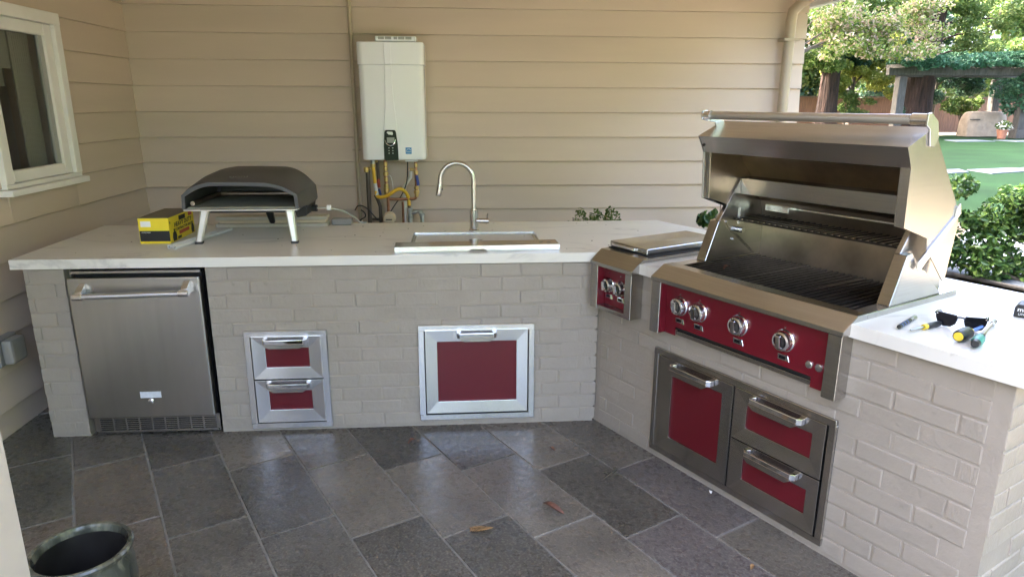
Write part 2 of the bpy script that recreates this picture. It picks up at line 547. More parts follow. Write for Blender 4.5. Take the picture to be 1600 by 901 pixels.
def leaves(name, clumps, n, size, m, parent=None, up=0.35, aspect=0.55, kind=None, seed=0, shape='diamond', shell=0.5):
    """clumps: (x,y,z,rx,ry,rz,weight). many small leaf faces spread through the clumps' volume"""
    R = np.random.default_rng(seed + 11)
    c = np.array(clumps, float)
    w = c[:, 6] / c[:, 6].sum()
    k = R.choice(len(c), n, p=w)
    d = R.normal(size=(n, 3))
    d /= np.linalg.norm(d, axis=1)[:, None]
    rad = (R.random(n) ** (1 / 3)) * (1 - shell) + shell * (0.75 + 0.35 * R.random(n))
    p = c[k, :3] + d * rad[:, None] * c[k, 3:6]
    nrm = R.normal(size=(n, 3)) + np.array([0, 0, up * 2])
    nrm /= np.linalg.norm(nrm, axis=1)[:, None]
    a = np.cross(nrm, R.normal(size=(n, 3)))
    a /= np.linalg.norm(a, axis=1)[:, None]
    b = np.cross(nrm, a)
    s = size * (0.6 + 0.8 * R.random(n))[:, None]
    if shape == 'diamond':
        vs = np.stack([p - a * s * .5, p + b * s * aspect * .5 + a * s * .05, p + a * s * .5 - nrm * s * .12, p - b * s * aspect * .5 + a * s * .05], 1).reshape(-1, 3)
        q = np.arange(n)[:, None] * 4
        faces = (q + np.array([0, 1, 2, 3])).tolist()
    else:   # folded leaf: midrib + two curved halves
        t0, t1, t2 = p - a * s * .5, p + nrm * s * -.04, p + a * s * .5 - nrm * s * .14
        l1, l2 = p - a * s * .22 + b * s * aspect * .45 + nrm * s * .07, p + a * s * .2 + b * s * aspect * .42 + nrm * s * .05
        r1, r2 = p - a * s * .22 - b * s * aspect * .45 + nrm * s * .07, p + a * s * .2 - b * s * aspect * .42 + nrm * s * .05
        vs = np.stack([t0, t1, t2, l1, l2, r1, r2], 1).reshape(-1, 3)
        q = np.arange(n) * 7
        faces = []
        for i in q.tolist():
            faces += [(i, i + 1, i + 3), (i + 1, i + 4, i + 3), (i + 1, i + 2, i + 4), (i, i + 5, i + 1), (i + 1, i + 5, i + 6), (i + 1, i + 6, i + 2)]
    me = bpy.data.meshes.new(name)
    me.from_pydata(vs.tolist(), [], faces)
    me.materials.append(m)
    return link(name, me, parent, kind=kind)

# wing frame: x = s along the front (towards the camera), y = d into the counter, z up
TH = math.radians(28.0225)
Wd = Vector((math.sin(TH), -math.cos(TH), 0))
Nd = Vector((math.cos(TH), math.sin(TH), 0))
K = Vector((2.567, 0, 0))
WROT = math.atan2(Wd.y, Wd.x)
WM = Matrix.Translation(K) @ Matrix.Rotation(WROT, 4, 'Z')
def wing(s, d, z=0.0):
    return WM @ Vector((s, d, z))
PI = math.pi

# ================================================================== SETTING: ground
g = MB()
g.add([(-300, -300, -0.06), (300, -300, -0.06), (300, 300, -0.06), (-300, 300, -0.06)], [(0, 1, 2, 3)])
g.build('ground', M['soil'], kind='structure')
g = MB()
g.prism([(-0.6, 1.95), (-0.6, -4.6), (4.6, -4.6), (4.6, -2.6), (2.7, 0.95), (-0.3, 0.95), (-0.39, 1.95)], 'z', -0.05, -0.0035)
floor = g.build('patio_floor', M['grout'], kind='structure')
lawn = MB().add([(4.45, 4.6, -0.02), (8.9, 6.3, -0.02), (60, 15, -0.02), (60, 34.2, -0.02), (4.45, 34.6, -0.02)], [(0, 1, 2, 3, 4)]).build('lawn', M['lawn'], kind='structure')
MB().add([(5.0, -60, -0.024), (60, -60, -0.024), (60, 1, -0.024), (9.5, 0.6, -0.024), (5.6, -3, -0.024)], [(0, 1, 2, 3, 4)]).build('lawn', M['lawn'], kind='structure')
MB().add([(-60, -60, -0.016), (5.0, -60, -0.016), (4.8, -8.2, -0.016), (-60, -8.2, -0.016)], [(0, 1, 2, 3)]).build('lawn', M['lawn'], kind='structure')
MB().add([(-8, -8.2, -0.012), (4.8, -8.2, -0.012), (4.8, -4.6, -0.012), (-8, -4.6, -0.012)], [(0, 1, 2, 3)]).build('pavement', M['slate_far'], kind='structure')
MB().add([(4.9, -9, -0.014), (16, -9, -0.014), (16, 1.2, -0.014), (9.4, 1.0, -0.014), (7.0, -1.6, -0.014), (4.9, -2.2, -0.014)], [(0, 1, 2, 3, 4, 5)]).build('bounce_ground', M['granite'], kind='structure')  # unseen pale ground, added to bounce warm light onto the siding
MB().add([(6.72, 3.1, -0.008), (7.2, 1.9, -0.008), (26, 6.6, -0.008), (26, 10.4, -0.008), (9.6, 6.45, -0.008)], [(0, 1, 2, 3, 4)]).build('walkway', M['walk'], kind='structure')
MB().add([(10, 33.9, -0.01), (60, 33.2, -0.01), (60, 40, -0.01), (10, 40, -0.01)], [(0, 1, 2, 3)]).build('gravel_strip', M['gravel'], kind='structure')

# stepping slabs across the lawn
path = MB().add([(13, 12.0, -0.019), (24, 14.6, -0.019), (24, 14.7, -0.019), (13, 12.1, -0.019)], [(0, 1, 2, 3)]).build('stepping_path', M['lawn'], kind='structure')
for q in ([(13.2, 12.6), (14.6, 13.15), (14.9, 13.9), (13.6, 13.6)], [(14.9, 12.75), (17.0, 13.6), (16.6, 14.2), (15.0, 13.75)],
          [(16.9, 13.2), (19.2, 14.2), (18.4, 14.7), (16.9, 14.25)], [(24.5, 27.0), (26.5, 27.2), (26.6, 28.6), (24.8, 28.3)], [(27.2, 26.8), (30.2, 26.9), (30.2, 27.8), (27.2, 28.2)]):
    MB().prism(q, 'z', -0.04, 0.004).build('stone_slab', M['walk'], path)

# slate pavers: columns parallel to the angled wing, running joints
tone = dict(dk=(.066, .058, .047), md=(.094, .082, .066), lt=(.130, .111, .088), br=(.122, .097, .072), pu=(.089, .076, .070), vd=(.050, .044, .037), gr=(.081, .076, .058))
special = {(0, 0): 'gr', (0, 1): 'gr', (0, 2): 'br', (1, 0): 'md', (1, 1): 'br', (1, 2): 'br', (2, 0): 'dk', (2, 1): 'dk', (2, 2): 'md', (3, 0): 'lt', (3, 1): 'dk', (3, 2): 'md',
           (4, 0): 'md', (4, 1): 'lt', (4, 2): 'dk', (5, 0): 'vd', (5, 1): 'lt', (5, 2): 'dk', (6, 0): 'dk', (6, 1): 'lt', (6, 2): 'lt', (7, 0): 'lt', (7, 1): 'dk', (7, 2): 'pu', (8, 0): 'md', (8, 1): 'pu', (8, 2): 'md'}
PITCH, LEN = 0.3005, 0.598
pav = []
for vi in range(5):
    b = MB().box(-(LEN - .008) / 2, (LEN - .008) / 2, -(PITCH - .008) / 2, (PITCH - .008) / 2, -0.03, 0)
    o = b.build('paver', M['paver'], bev=0.003)
    for v in o.data.vertices:
        if v.co.z > -0.01:
            v.co.x += random.uniform(-.0015, .0015)
            v.co.y += random.uniform(-.0015, .0015)
    pav.append(o.data)
    bpy.data.objects.remove(o)
for i in range(-9, 16):
    n0 = -2.353 + PITCH * (i - 1)
    for j in range(-3, 9):
        s0 = -0.857 + 0.187 * (i - 1) + LEN * (j - 1)
        c = K + Wd * (s0 + LEN / 2) + Nd * (n0 + PITCH / 2)
        dw = c - K
        if c.y > 0.30 and c.x > 0.55 or c.y > 1.6 or c.x < -0.75 or c.y < -4.5 or c.x > 4.6:
            continue
        if dw.dot(Nd) > 0.35 and dw.dot(Wd) < 1.75:
            continue
        if c.x > 4.3 and c.y > -1.0:
            continue
        o = link('paver', pav[(i * 7 + j * 3) % 5], floor, (c.x, c.y, random.uniform(-.0012, .0008)), WROT)
        o.rotation_euler = (random.uniform(-.0015, .0015), random.uniform(-.001, .001), WROT)
        t = special.get((i, j))
        if t is None:
            t = random.choice(['dk', 'md', 'lt', 'br', 'pu', 'md'])
        q = random.uniform(.94, 1.06)
        o.color = (tone[t][0] * q, tone[t][1] * q, tone[t][2] * q, 1)

# ================================================================== HOUSE
house = thing('house', 'tan lap-sided house wrapping the patio, with a white window on its left wall', 'house')
YW, XL, ZB, LAP = 1.8973, -0.394, 2.2695, 0.1774
YB = YW + 0.022           # wall core face
MB().box(XL - 0.3, 4.425, YB, 9.0, -0.05, 3.4).build('back_wall', M['siding'], house)
WIN = (0.345, 0.985, 1.20, 2.08)      # opening in the left wall: y0, y1, z0, z1
sw = MB()
sw.box(XL - 0.3, XL - 0.021, WIN[1], YB - 0.001, -0.05, 3.4)
sw.box(XL - 0.3, XL - 0.021, -5.0, WIN[0], -0.05, 3.4)
sw.box(XL - 0.3, XL - 0.021, WIN[0], WIN[1], -0.05, WIN[2])
sw.box(XL - 0.3, XL - 0.021, WIN[0], WIN[1], WIN[3], 3.4)
sw.build('side_wall', M['siding'], house)
for k in range(-2, 13):
    zb = ZB - k * LAP
    prof = [(YW, zb), (YW + .003, zb - .002), (YB, zb - .002), (YB, zb + LAP - .007), (YW + .019, zb + LAP - .007), (YW + .0005, zb + .004)]
    MB().prism(prof, 'x', XL - .020, 4.442 + random.uniform(-.001, .001)).build('siding_board', M['siding'], house)
    # the left wall, cut round the window
    pieces = []
    lo, hi = zb, zb + LAP
    if hi <= WIN[2] or lo >= WIN[3]:
        pieces.append((-4.9, YW + .0215, lo, hi))
    else:
        pieces += [(-4.9, WIN[0], lo, hi), (WIN[1], YW + .0215, lo, hi)]
    for y0, y1, l, h in pieces:
        x0 = XL
        pr = [(x0, l), (x0 - .003, l - .002), (x0 - .021, l - .002), (x0 - .021, h - .007), (x0 - .018, h - .007), (x0 - .0005, l + .004)]
        MB().prism(pr, 'y', y0, y1).build('siding_board', M['siding'], house)
# short boards filling above and below the opening
for zb in [ZB - k * LAP for k in range(-2, 13)]:
    for l, h in ((zb, min(zb + LAP, WIN[2])), (max(zb, WIN[3]), zb + LAP)):
        if zb < WIN[3] and zb + LAP > WIN[2] and h - l > .004 and (l < WIN[2] or h > WIN[3]) and not (l >= WIN[2] and h <= WIN[3]):
            MB().box(XL - .016, XL - .004, WIN[0], WIN[1], l, h - .002).build('siding_board', M['siding'], house)
# window
win = MB()
x1, xm = XL + .028, XL - .016
win.box(xm, x1, .30, .362, 1.222, 2.098)
win.box(xm, x1, .950, 1.012, 1.222, 2.098)
win.box(xm, x1 + .002, .30, 1.012, 2.036, 2.1)
winp = win.build('window', M['white'], house, bev=.003)
sl = MB().box(xm, XL + .055, .285, 1.03, 1.165, 1.197)
sl.box(xm, x1 - .004, .30, 1.012, 1.199, 1.222)
sl.build('window_sill', M['white'], winp, bev=.003)
sh = MB()
xa, xb = XL - .03, XL + .008
sh.box(xa, xb, .364, .40, 1.225, 2.034)
sh.box(xa, xb, .872, .948, 1.225, 2.034)
sh.box(xa, xb + .001, .401, .871, 1.225, 1.285)
sh.box(xa, xb + .001, .401, .871, 1.972, 2.034)
sh.build('window_sash', M['white'], winp, bev=.004)
MB().box(xa + .002, xb - .014, .835, .872, 1.285, 1.972).build('window_track', M['jamb'], winp)
MB().box(XL - .0205, XL - .0165, .40, .836, 1.283, 1.974).build('window_pane', M['pane'], winp)
rmi = MB()
rmi.add([(XL - .302, -.3, .9), (XL - 1.9, -.3, .9), (XL - 1.9, 1.7, .9), (XL - .302, 1.7, .9), (XL - .302, -.3, 2.4), (XL - 1.9, -.3, 2.4), (XL - 1.9, 1.7, 2.4), (XL - .302, 1.7, 2.4)],
        [(0, 1, 2, 3), (4, 7, 6, 5), (0, 4, 5, 1), (1, 5, 6, 2), (2, 6, 7, 3)])
rmi.build('room_interior', M['room'], winp)
cu_ = MB()  # pale folds and sheets added in place of reflections in the pane
for i in range(9):
    cu_.tube([(XL - .10, .735 + i * .018, 1.21), (XL - .10, .735 + i * .018, 2.07)], .012, 6)
cu_.box(XL - .075, XL - .07, .40, .66, 1.79, 1.98)
cu_.box(XL - .085, XL - .08, .40, .60, 1.70, 1.80)
cu_.build('reflection_curtain', M['reflection_curtain'], winp, smooth=True)
# patio roof
RX, RY = 3.95, -2.5        # right and front edges of the patio roof
rf = MB().box(XL - .9, RX + .04, RY - .05, 1.30, 2.50, 2.56)
rf.box(XL - .9, 4.60, 1.302, YW + 7.2, 2.50, 2.56)
rf.build('patio_roof', M['shingle'], house)
cei = MB().box(XL - .28, RX, RY, 1.30, 2.44, 2.498)
cei.box(XL - .28, 4.56, 1.3005, YW - .0005, 2.44, 2.498)
cei.build('patio_ceiling', M['ceiling'], house)
MB().box(4.562, 4.62, 1.25, 9, 2.335, 2.57).build('fascia', M['white'], house, bev=.004)
MB().box(RX + .002, RX + .06, RY - .06, 1.249, 2.41, 2.57).build('fascia', M['white'], house, bev=.004)
MB().box(RX + .062, 4.56, 1.25, 1.299, 2.335, 2.57).build('fascia', M['white'], house, bev=.004)
MB().box(XL - .3, RX + .001, RY - .06, RY - .002, 2.41, 2.57).build('fascia', M['white'], house, bev=.004)
# gable roof above the house
MB().prism([(2.2, 3.0), (10, 3.0), (6.1, 4.6)], 'x', XL - 9, 4.7).build('house_roof', M['shingle'], house)
# downspout with elbow and strap
ds = MB()
ds.tube([(4.282, 1.83, 0.05), (4.278, 1.83, 2.20), (4.285, 1.825, 2.27), (4.33, 1.80, 2.325), (4.53, 1.66, 2.46)], .038, 14)
dsp = ds.build('downspout', M['trimtan'], house, smooth=True)
MB().box(4.222, 4.338, 1.785, 1.895, 2.065, 2.083).build('strap', M['trimtan'], dsp)
# painted conduit beside the heater
MB().tube([(1.128, 1.872, -0.05), (1.127, 1.872, 1.2), (1.125, 1.872, 2.44)], .0135, 10).build('conduit', M['trimtan'], house, smooth=True)
MB().box(1.095, 1.158, 1.868, 1.9, 1.285, 1.30).build('conduit_clip', M['trimtan'], house)
# weatherproof outlet low on the left wall
ob = MB().box(XL - .01, XL + .035, -.01, .15, .375, .515).build('outlet_box', M['outlet'], house, bev=.008)
MB().box(XL + .036, XL + .085, .012, .128, .385, .508).build('outlet_cover', M['outlet'], ob, bev=.014, segs=2)

# white square porch post in the foreground
post = thing('porch_post', 'white painted square post standing in the left foreground', 'post', (.825, -1.97, 0))
MB().box(-.07, .07, -.07, .07, 0.0, 2.43).build('shaft', M['postcream'], post, bev=.008)
MB().box(-.085, .0695, -.085, .085, 0.001, .16).build('base_trim', M['postcream'], post, bev=.006)

# ================================================================== COUNTER
ctr = thing('outdoor_kitchen_counter', 'long angled painted brick counter with a white stone top', 'counter')
H1 = 0.866
core = MB()
core.box(-.183, -.004, .0027, .88, 0, H1)
core.box(.645, 2.55, .0027, .88, 0, H1)
core.box(-.004, .645, .80, .88, 0, H1)
core.prism([(p.x, p.y) for p in (wing(-.03, .0027), wing(1.8273, .0027), wing(1.8273, .88), wing(-.0, .88))], 'z', 0, H1 - .001)
core.build('brick_core', M['mortar'], ctr)
CB, CH = .010, .0713
BL = .2035
bvar = []
for vi in range(7):
    o = MB().box(0, BL - .007, 0, .045, 0, CH - .007).build('brick', M['brick'], bev=.005, segs=2)
    ph = random.uniform(0, 6)
    for v in o.data.vertices:
        v.co.y += .0022 * math.sin(v.co.x * 31 + ph) + random.uniform(-.0008, .0008)
        v.co.z += .0016 * math.sin(v.co.x * 22 + ph * 2)
        v.co.x += random.uniform(-.001, .001)
    for f in o.data.polygons:
        f.use_smooth = False
    bvar.append(o.data)
    bpy.data.objects.remove(o)
bcount = 0
def brick_run(x0, x1, origin, rot, skip=None, z1=H1, shift=0.0, minw=.03, depth=.045):
    global bcount
    Mx = Matrix.Translation(origin) @ Matrix.Rotation(rot, 4, 'Z')
    nrow = int((z1 - CB) / CH + .999)
    for r in range(nrow):
        z = CB + r * CH
        hh = min(CH, z1 - z)
        if hh < .02:
            continue
        x = x0 - BL * ((r % 2) * .5 + shift % 1.0) + random.uniform(-.012, .012)
        while x < x1 - .001:
            a, b = max(x, x0), min(x + BL, x1)
            if b < x1 and x1 - b < minw:
                b = x1
            if b - a > minw:
                if not (skip and any(a > q[0] and b < q[1] and z > q[2] and z + hh < q[3] for q in skip)):
                    p = Mx @ Vector((a + .0035, random.uniform(-.0012, .0015), z + .0035))
                    o = link('brick', bvar[random.randrange(7)], ctr, p, rot)
                    o.rotation_euler = (random.uniform(-.006, .006), random.uniform(-.004, .004), rot)
                    o.scale = ((b - a - .007) / (BL - .007), depth / .045, (hh - .007) / (CH - .007))
                    bcount += 1
            x = b if b == x1 else x + BL
brick_run(-.1876, 0, Vector((0, 0, 0)), 0, shift=.35, minw=.02)
brick_run(.642, 2.564, Vector((0, 0, 0)), 0, skip=[(.796, 1.196, .02, .541), (1.648, 2.234, .04, .552)])
brick_run(.02, 1.781, K, WROT, skip=[(.42, 1.33, .04, .55), (.43, 1.34, .64, .9), (.01, .305, .65, .9)], shift=.2)
brick_run(0.0, .86, wing(1.83, 0), TH, shift=.55, depth=.045)
# brick edges of the fridge recess and pillar flanks
sideb = MB()
for r in range(12):
    z = CB + r * CH
    sideb.box(-.1876, -.178, .05, .86, z + .005, min(z + CH - .004, H1))
    sideb.box(-.010, .0, .05, .79, z + .005, min(z + CH - .004, H1))
sideb.build('brick_flank', M['brick'], ctr, bev=.004)

# countertop: one slab with cut-outs
def inter(p, d, q, e):
    den = d.x * e.y - d.y * e.x
    t = ((q.x - p.x) * e.y - (q.y - p.y) * e.x) / den
    return p + d * t
X_ = Vector((1, 0, 0))
c_in = inter(Vector((0, -.023, 0)), X_, wing(0, -.034), Wd)
c_out = inter(Vector((0, .916, 0)), X_, wing(0, .907), Wd)
outl = [Vector((-.226, -.023, 0)), c_in, wing(1.868, -.034), wing(1.868, .907), c_out, Vector((-.243, .916, 0))]
top = MB().prism([(p.x, p.y) for p in outl], 'z', .868, .915).build('countertop', M['counter'], ctr, bev=.0025, segs=2)
cut = MB()
cut.box(1.603, 2.292, .232, .565, .80, 1.0)
cuto = cut.build('cutter', M['counter'])
cut2 = MB().prism([(p.x, p.y) for p in (wing(.440, -.1), wing(1.333, -.1), wing(1.333, .64), wing(.440, .64))], 'z', .8, 1.0).build('cutter', M['counter'])
cut3 = MB().prism([(p.x, p.y) for p in (wing(.016, -.1), wing(.300, -.1), wing(.300, .60), wing(.016, .60))], 'z', .8, 1.0).build('cutter', M['counter'])
for co in (cuto, cut2, cut3):
    md = top.modifiers.new('cut', 'BOOLEAN')
    md.object = co
    md.operation = 'DIFFERENCE'
    md.solver = 'EXACT'
dg = bpy.context.evaluated_depsgraph_get()
nm = bpy.data.meshes.new_from_object(top.evaluated_get(dg))
top.modifiers.clear()
top.data = nm
for co in (cuto, cut2, cut3):
    bpy.data.objects.remove(co)

# ------------------------------------------------------------------ sink, faucet, steel cover strip
sink = thing('sink', 'shallow rectangular sink set into the white counter in front of the tap', 'sink', (1.9475, .398, .915))
sk = MB()
hw, hd = .338, .160
sk.box(-hw, hw, -hd, hd, -.046, -.010)
sk.build('basin_floor', M['sinkgrey'], sink)
rm = MB()
rm.box(-hw - .004, -hw, -hd - .004, hd + .004, -.046, .003)
rm.box(hw, hw + .004, -hd - .004, hd + .004, -.046, .003)
rm.box(-hw, hw, hd, hd + .004, -.046, .003)
rm.box(-hw, hw, -hd - .004, -hd, -.046, .003)
rm.build('rim', M['steelbright'], sink, bev=.001)
lg = MB()
lg.box(-hw, -hw + .016, -hd, hd, -.0105, -.005)
lg.box(hw - .016, hw, -hd, hd, -.0105, -.005)
lg.box(-hw + .016, hw - .016, hd - .016, hd, -.0105, -.005)
lg.build('ledge', M['steel'], sink)
MB().lathe([(.001, -.0105), (.032, -.0105), (.036, -.0085), (.022, -.0078), (.001, -.008)], 20, Matrix.Translation((0, -.02, 0))).build('drain', M['steel'], sink, smooth=True)

bar = thing('steel_cover_strip', 'long brushed steel strip with a finger notch lying along the front of the sink', 'strip', (1.950, .1, .915), math.radians(2.2))
bb = MB()
x0, x1_ = -.408, .410
bb.box(x0, x1_, -.062, .058, .026, .030)
bf = MB()
bf.box(x0, -.045, -.066, -.0622, .002, .030)
bf.box(.045, x1_, -.066, -.0622, .002, .030)
bf.prism([(-.045, .030), (-.045, .002), (-.034, .013), (.034, .013), (.045, .002), (.045, .030)], 'y', -.066, -.0622)
bf.build('front_flange', M['steelbright'], bar)  # brighter steel than the top sheet, painting in its bright reflection
bb.box(x0, x0 + .004, -.062, .058, .001, .026)
bb.box(x1_ - .004, x1_, -.062, .058, .001, .026)
bb.build('folded_sheet', M['barsteel'], bar, bev=.0012)
for dx in (.325, .365):
    MB().box(dx - .009, dx + .009, -.012, .002, .0302, .0306).build('etched_mark', M['iron'], bar)

fa = thing('kitchen_faucet', 'brushed steel gooseneck tap with pull-down spray head behind the sink', 'faucet', (1.947, .622, .915))
MB().lathe([(.001, 0), (.030, 0), (.030, .006), (.0245, .010), (.0235, .115), (.0205, .117), (.0205, .125)], 24).build('body', M['steelround'], fa, smooth=True)
ar = [(0, 0, .12), (0, 0, .28)]
for a in range(0, 181, 12):
    ar.append((-.094 + .094 * math.cos(math.radians(a)), 0, .29 + .094 * math.sin(math.radians(a))))
ar += [(-.190, 0, .262)]
MB().tube(ar, .0128, 14).build('spout', M['steelround'], fa, smooth=True)
MB().tube([(-.1895, 0, .268), (-.1905, 0, .262), (-.192, 0, .25), (-.199, 0, .205), (-.2, 0, .2)], [.0130, .0145, .0155, .0165, .0150], 14).build('spray_head', M['steelround'], fa, smooth=True)
MB().box(-.180, -.174, -.006, .006, .232, .246).build('spray_button', M['black'], fa, bev=.002)
MB().tube([(.015, -.012, .058), (.085, -.02, .058)], .0145, 14).build('valve', M['steelround'], fa, smooth=True)
MB().tube([(.074, -.018, .058), (.078, -.02, .10)], .0042, 8).build('lever', M['steelround'], fa, smooth=True)

# ------------------------------------------------------------------ refrigerator
fr = thing('refrigerator', 'under-counter steel refrigerator built in between the brick pillar and the drawers', 'refrigerator', (0, 0, 0))
MB().box(.030, .618, .03, .76, .02, .845).build('cabinet', M['black'], fr, bev=.004)
MB().box(.026, .622, .0, .028, .838, .852).build('top_trim', M['steel'], fr, bev=.002)
door = MB().box(.0255, .628, -.042, .003, .112, .826).build('door', M['steelv'], fr, bev=.006, segs=2)
hb = MB().tube([(.075, -.098, .752), (.592, -.098, .763)], .0135, 14)
hb.build('handle', M['knurl'], door, smooth=True)
for xa_, xb_, za in ((.072, .118, .752), (.549, .595, .762)):
    hc = MB()
    hc.tube([(xa_, -.098, za), (xb_, -.098, za)], .0165, 14)
    hc.prism([(-.0425, za + .052), (-.0425, za - .012), (-.088, za - .012), (-.098, za + .005), (-.088, za + .022)], 'x', xa_ + .008, xb_ - .008)
    hc.build('handle_mount', M['steelbright'], door, bev=.002)
MB().box(.284, .383, -.0436, -.042, .218, .250).build('spec_label', M['silverlabel'], door)
MB().lathe([(.001, 0), (.017, 0), (.015, .004), (.007, .007), (.001, .007)], 20, Matrix.Translation((.332, -.042, .199)) @ Matrix.Rotation(PI / 2, 4, 'X')).build('lock', M['chrome'], door, smooth=True)
gl = MB()
gl.box(.022, .634, .004, .010, .012, .026)
gl.box(.022, .634, .004, .010, .094, .103)
gl.box(.022, .050, .004, .010, .026, .094)
gl.box(.615, .634, .004, .010, .026, .094)
grl = gl.build('kick_grille', M['steelv'], fr)
MB().box(.03, .63, .012, .02, .014, .1).build('grille_shade_backing', M['gap'], grl)  # dark sheet painting the shade behind the slats
sl = MB()
for i in range(6):
    z = .032 + i * .0108
    sl.box(.050, .615, .005, .009, z, z + .0052)
for i in range(1, 9):
    x = .050 + i * .565 / 9
    sl.box(x - .004, x + .004, .0045, .0095, .026, .094)
sl.build('grille_slats', M['steelv'], grl, kind='stuff')
for x in (.030, .626):
    MB().lathe([(.001, 0), (.005, 0), (.004, .003), (.001, .003)], 10, Matrix.Translation((x, .004, .019)) @ Matrix.Rotation(PI / 2, 4, 'X')).build('screw', M['iron'], grl)
MB().box(.002, .640, .10, .79, .004, .012).build('recess_shade_sheet', M['gap'], fr)  # dark sheet painting the shade in the refrigerator recess

# ------------------------------------------------------------------ built-in cabinets
def frame_ring(mb, x0, x1, z0, z1, w, y0, y1):
    mb.box(x0, x1, y0, y1, z1 - w, z1)
    mb.box(x0, x1, y0, y1, z0, z0 + w)
    mb.box(x0, x0 + w, y0, y1, z0 + w, z1 - w)
    mb.box(x1 - w, x1, y0, y1, z0 + w, z1 - w)
def bow_handle(parent, xc, zc, half, y, h=.026, out=.036):
    """bow grip: chromed end posts and a flat lip plate with clipped corners"""
    t = .009
    prof = [(-half, y), (-half, y - out + .014), (-half + .014, y - out), (half - .014, y - out), (half, y - out + .014), (half, y),
            (half - t - .014, y), (half - t - .006, y - out + .018), (half - t - .012, y - out + t), (-half + t + .012, y - out + t), (-half + t + .006, y - out + .018), (-half + t + .014, y)]
    prof = [(xc + p[0], p[1]) for p in prof]
    h1 = MB().prism(prof, 'z', zc - h * .5, zc + h * .5).build('handle', M['chrome'], parent, bev=.0025, segs=2)
    lip = MB()
    lip.prism([(xc - half + .012, zc - h * .2), (xc + half - .012, zc - h * .2), (xc + half - .012, zc - h * .55), (xc + half - .034, zc - h * 1.15), (xc - half + .034, zc - h * 1.15), (xc - half + .012, zc - h * .55)],
              'y', y - out - .0012, y - out + .006)
    lip.build('grip_lip', M['steel'], h1, bev=.001)
    return h1
def front(parent, name, x0, x1, z0, z1, rx0, rx1, rz0, rz1, hx, hz, hh, m, bow=.006):
    """door or drawer front: steel face sloping into a recessed red panel"""
    mb = MB()
    yo, yi = -.024, -.019
    o = [(x0, yo, z0), (x1, yo, z0), (x1, yo, z1), (x0, yo, z1)]
    i_ = [(rx0, yi, rz0), (rx1, yi, rz0), (rx1, yi, rz1), (rx0, yi, rz1)]
    bk = [(p[0], -.0115, p[2]) for p in i_]
    bo = [(p[0], -.0115, p[2]) for p in o]
    vs = o + i_ + bk + bo
    fs = []
    for k in range(4):
        j = (k + 1) % 4
        fs += [(k, j, 4 + j, 4 + k), (4 + k, 4 + j, 8 + j, 8 + k), (8 + k, 8 + j, 12 + j, 12 + k), (12 + k, 12 + j, j, k)]
    mb.add(vs, fs)
    f = mb.build(name, m, parent, bev=.0016, segs=2)
    MB().box(rx0 - .002, rx1 + .002, -.0112, -.0085, rz0 - .002, rz1 + .002).build('red_panel', M['red'], f)
    bow_handle(f, hx, hz, hh, -.0235)
    return f

dd = thing('double_drawer_unit', 'narrow steel unit of two stacked drawers with red panels beside the refrigerator', 'drawers')
fm = MB()
frame_ring(fm, .798, 1.197, .020, .541, .029, -.018, -.004)
fm.build('frame', M['steelbright'], dd, bev=.002)
MB().box(.80, 1.195, -.005, -.003, .022, .539).build('shade_backing', M['gap'], dd)  # dark panel so the gaps between fronts read as deep shade
front(dd, 'drawer', .832, 1.168, .291, .514, .896, 1.107, .352, .453, .998, .492, .107, M['steelbright'])
front(dd, 'drawer', .832, 1.168, .056, .284, .896, 1.107, .123, .225, .998, .262, .107, M['steelbright'])

td = thing('trash_drawer_unit', 'single wide steel pull-out with a large red panel below the sink', 'drawer')
fm = MB()
frame_ring(fm, 1.648, 2.234, .039, .553, .029, -.018, -.004)
fm.build('frame', M['steelbright'], td, bev=.002)
MB().box(1.65, 2.232, -.005, -.003, .041, .551).build('shade_backing', M['gap'], td)
front(td, 'drawer', 1.681, 2.199, .079, .528, 1.741, 2.142, .142, .466, 1.941, .507, .099, M['steelbright'])

cb = thing('door_drawer_unit', 'wide steel unit with one red-panelled door and two red-panelled drawers under the grill', 'cabinet', K, WROT)
fm = MB()
frame_ring(fm, .4233, 1.329, .040, .550, .026, -.018, -.004)
fm.box(.8845, .8905, -.016, -.004, .066, .524)
fm.build('frame', M['steel'], cb, bev=.002)
MB().box(.425, 1.327, -.005, -.003, .042, .548).build('shade_backing', M['gap'], cb)
front(cb, 'door', .4545, .881, .072, .522, .541, .825, .145, .466, .666, .497, .118, M['steel'])
front(cb, 'drawer', .895, 1.298, .303, .522, .953, 1.245, .365, .465, 1.095, .502, .120, M['steel'])
front(cb, 'drawer', .895, 1.298, .072, .298, .958, 1.248, .137, .236, 1.095, .276, .120, M['steel'])

# ------------------------------------------------------------------ grill controls helper
def knob(parent, s, z, y, r):
    Rm = Matrix.Translation((s, y, z)) @ Matrix.Rotation(PI / 2, 4, 'X')
    k = MB().lathe([(.001, 0), (r * 1.12, 0), (r * 1.12, .006), (r * 1.02, .010), (r, .022), (r * .9, .030), (r * .72, .033), (r * .66, .030), (.001, .030)], 28, Rm).build('knob', M['chrome'], parent, smooth=True)
    gp = MB()
    w = r * .26
    gp.prism([(-w, -r * .62), (w, -r * .62), (w, r * .62), (-w, r * .62)], 'z', .030, .046)
    for i, v in enumerate(gp.v):
        gp.v[i] = tuple(Matrix.Translation((s, y, z)) @ Matrix.Rotation(PI / 2, 4, 'X') @ Matrix.Rotation(.12, 4, 'Z') @ Vector(v))
    gp.build('knob_grip', M['chrome'], k, bev=.003, segs=2)
    ring = MB().lathe([(r * .66, .0302), (r * .40, .0302), (r * .40, .0315), (r * .66, .0315)], 24, Rm)
    ring.build('knob_ring', M['blackgloss'], k)
    return k
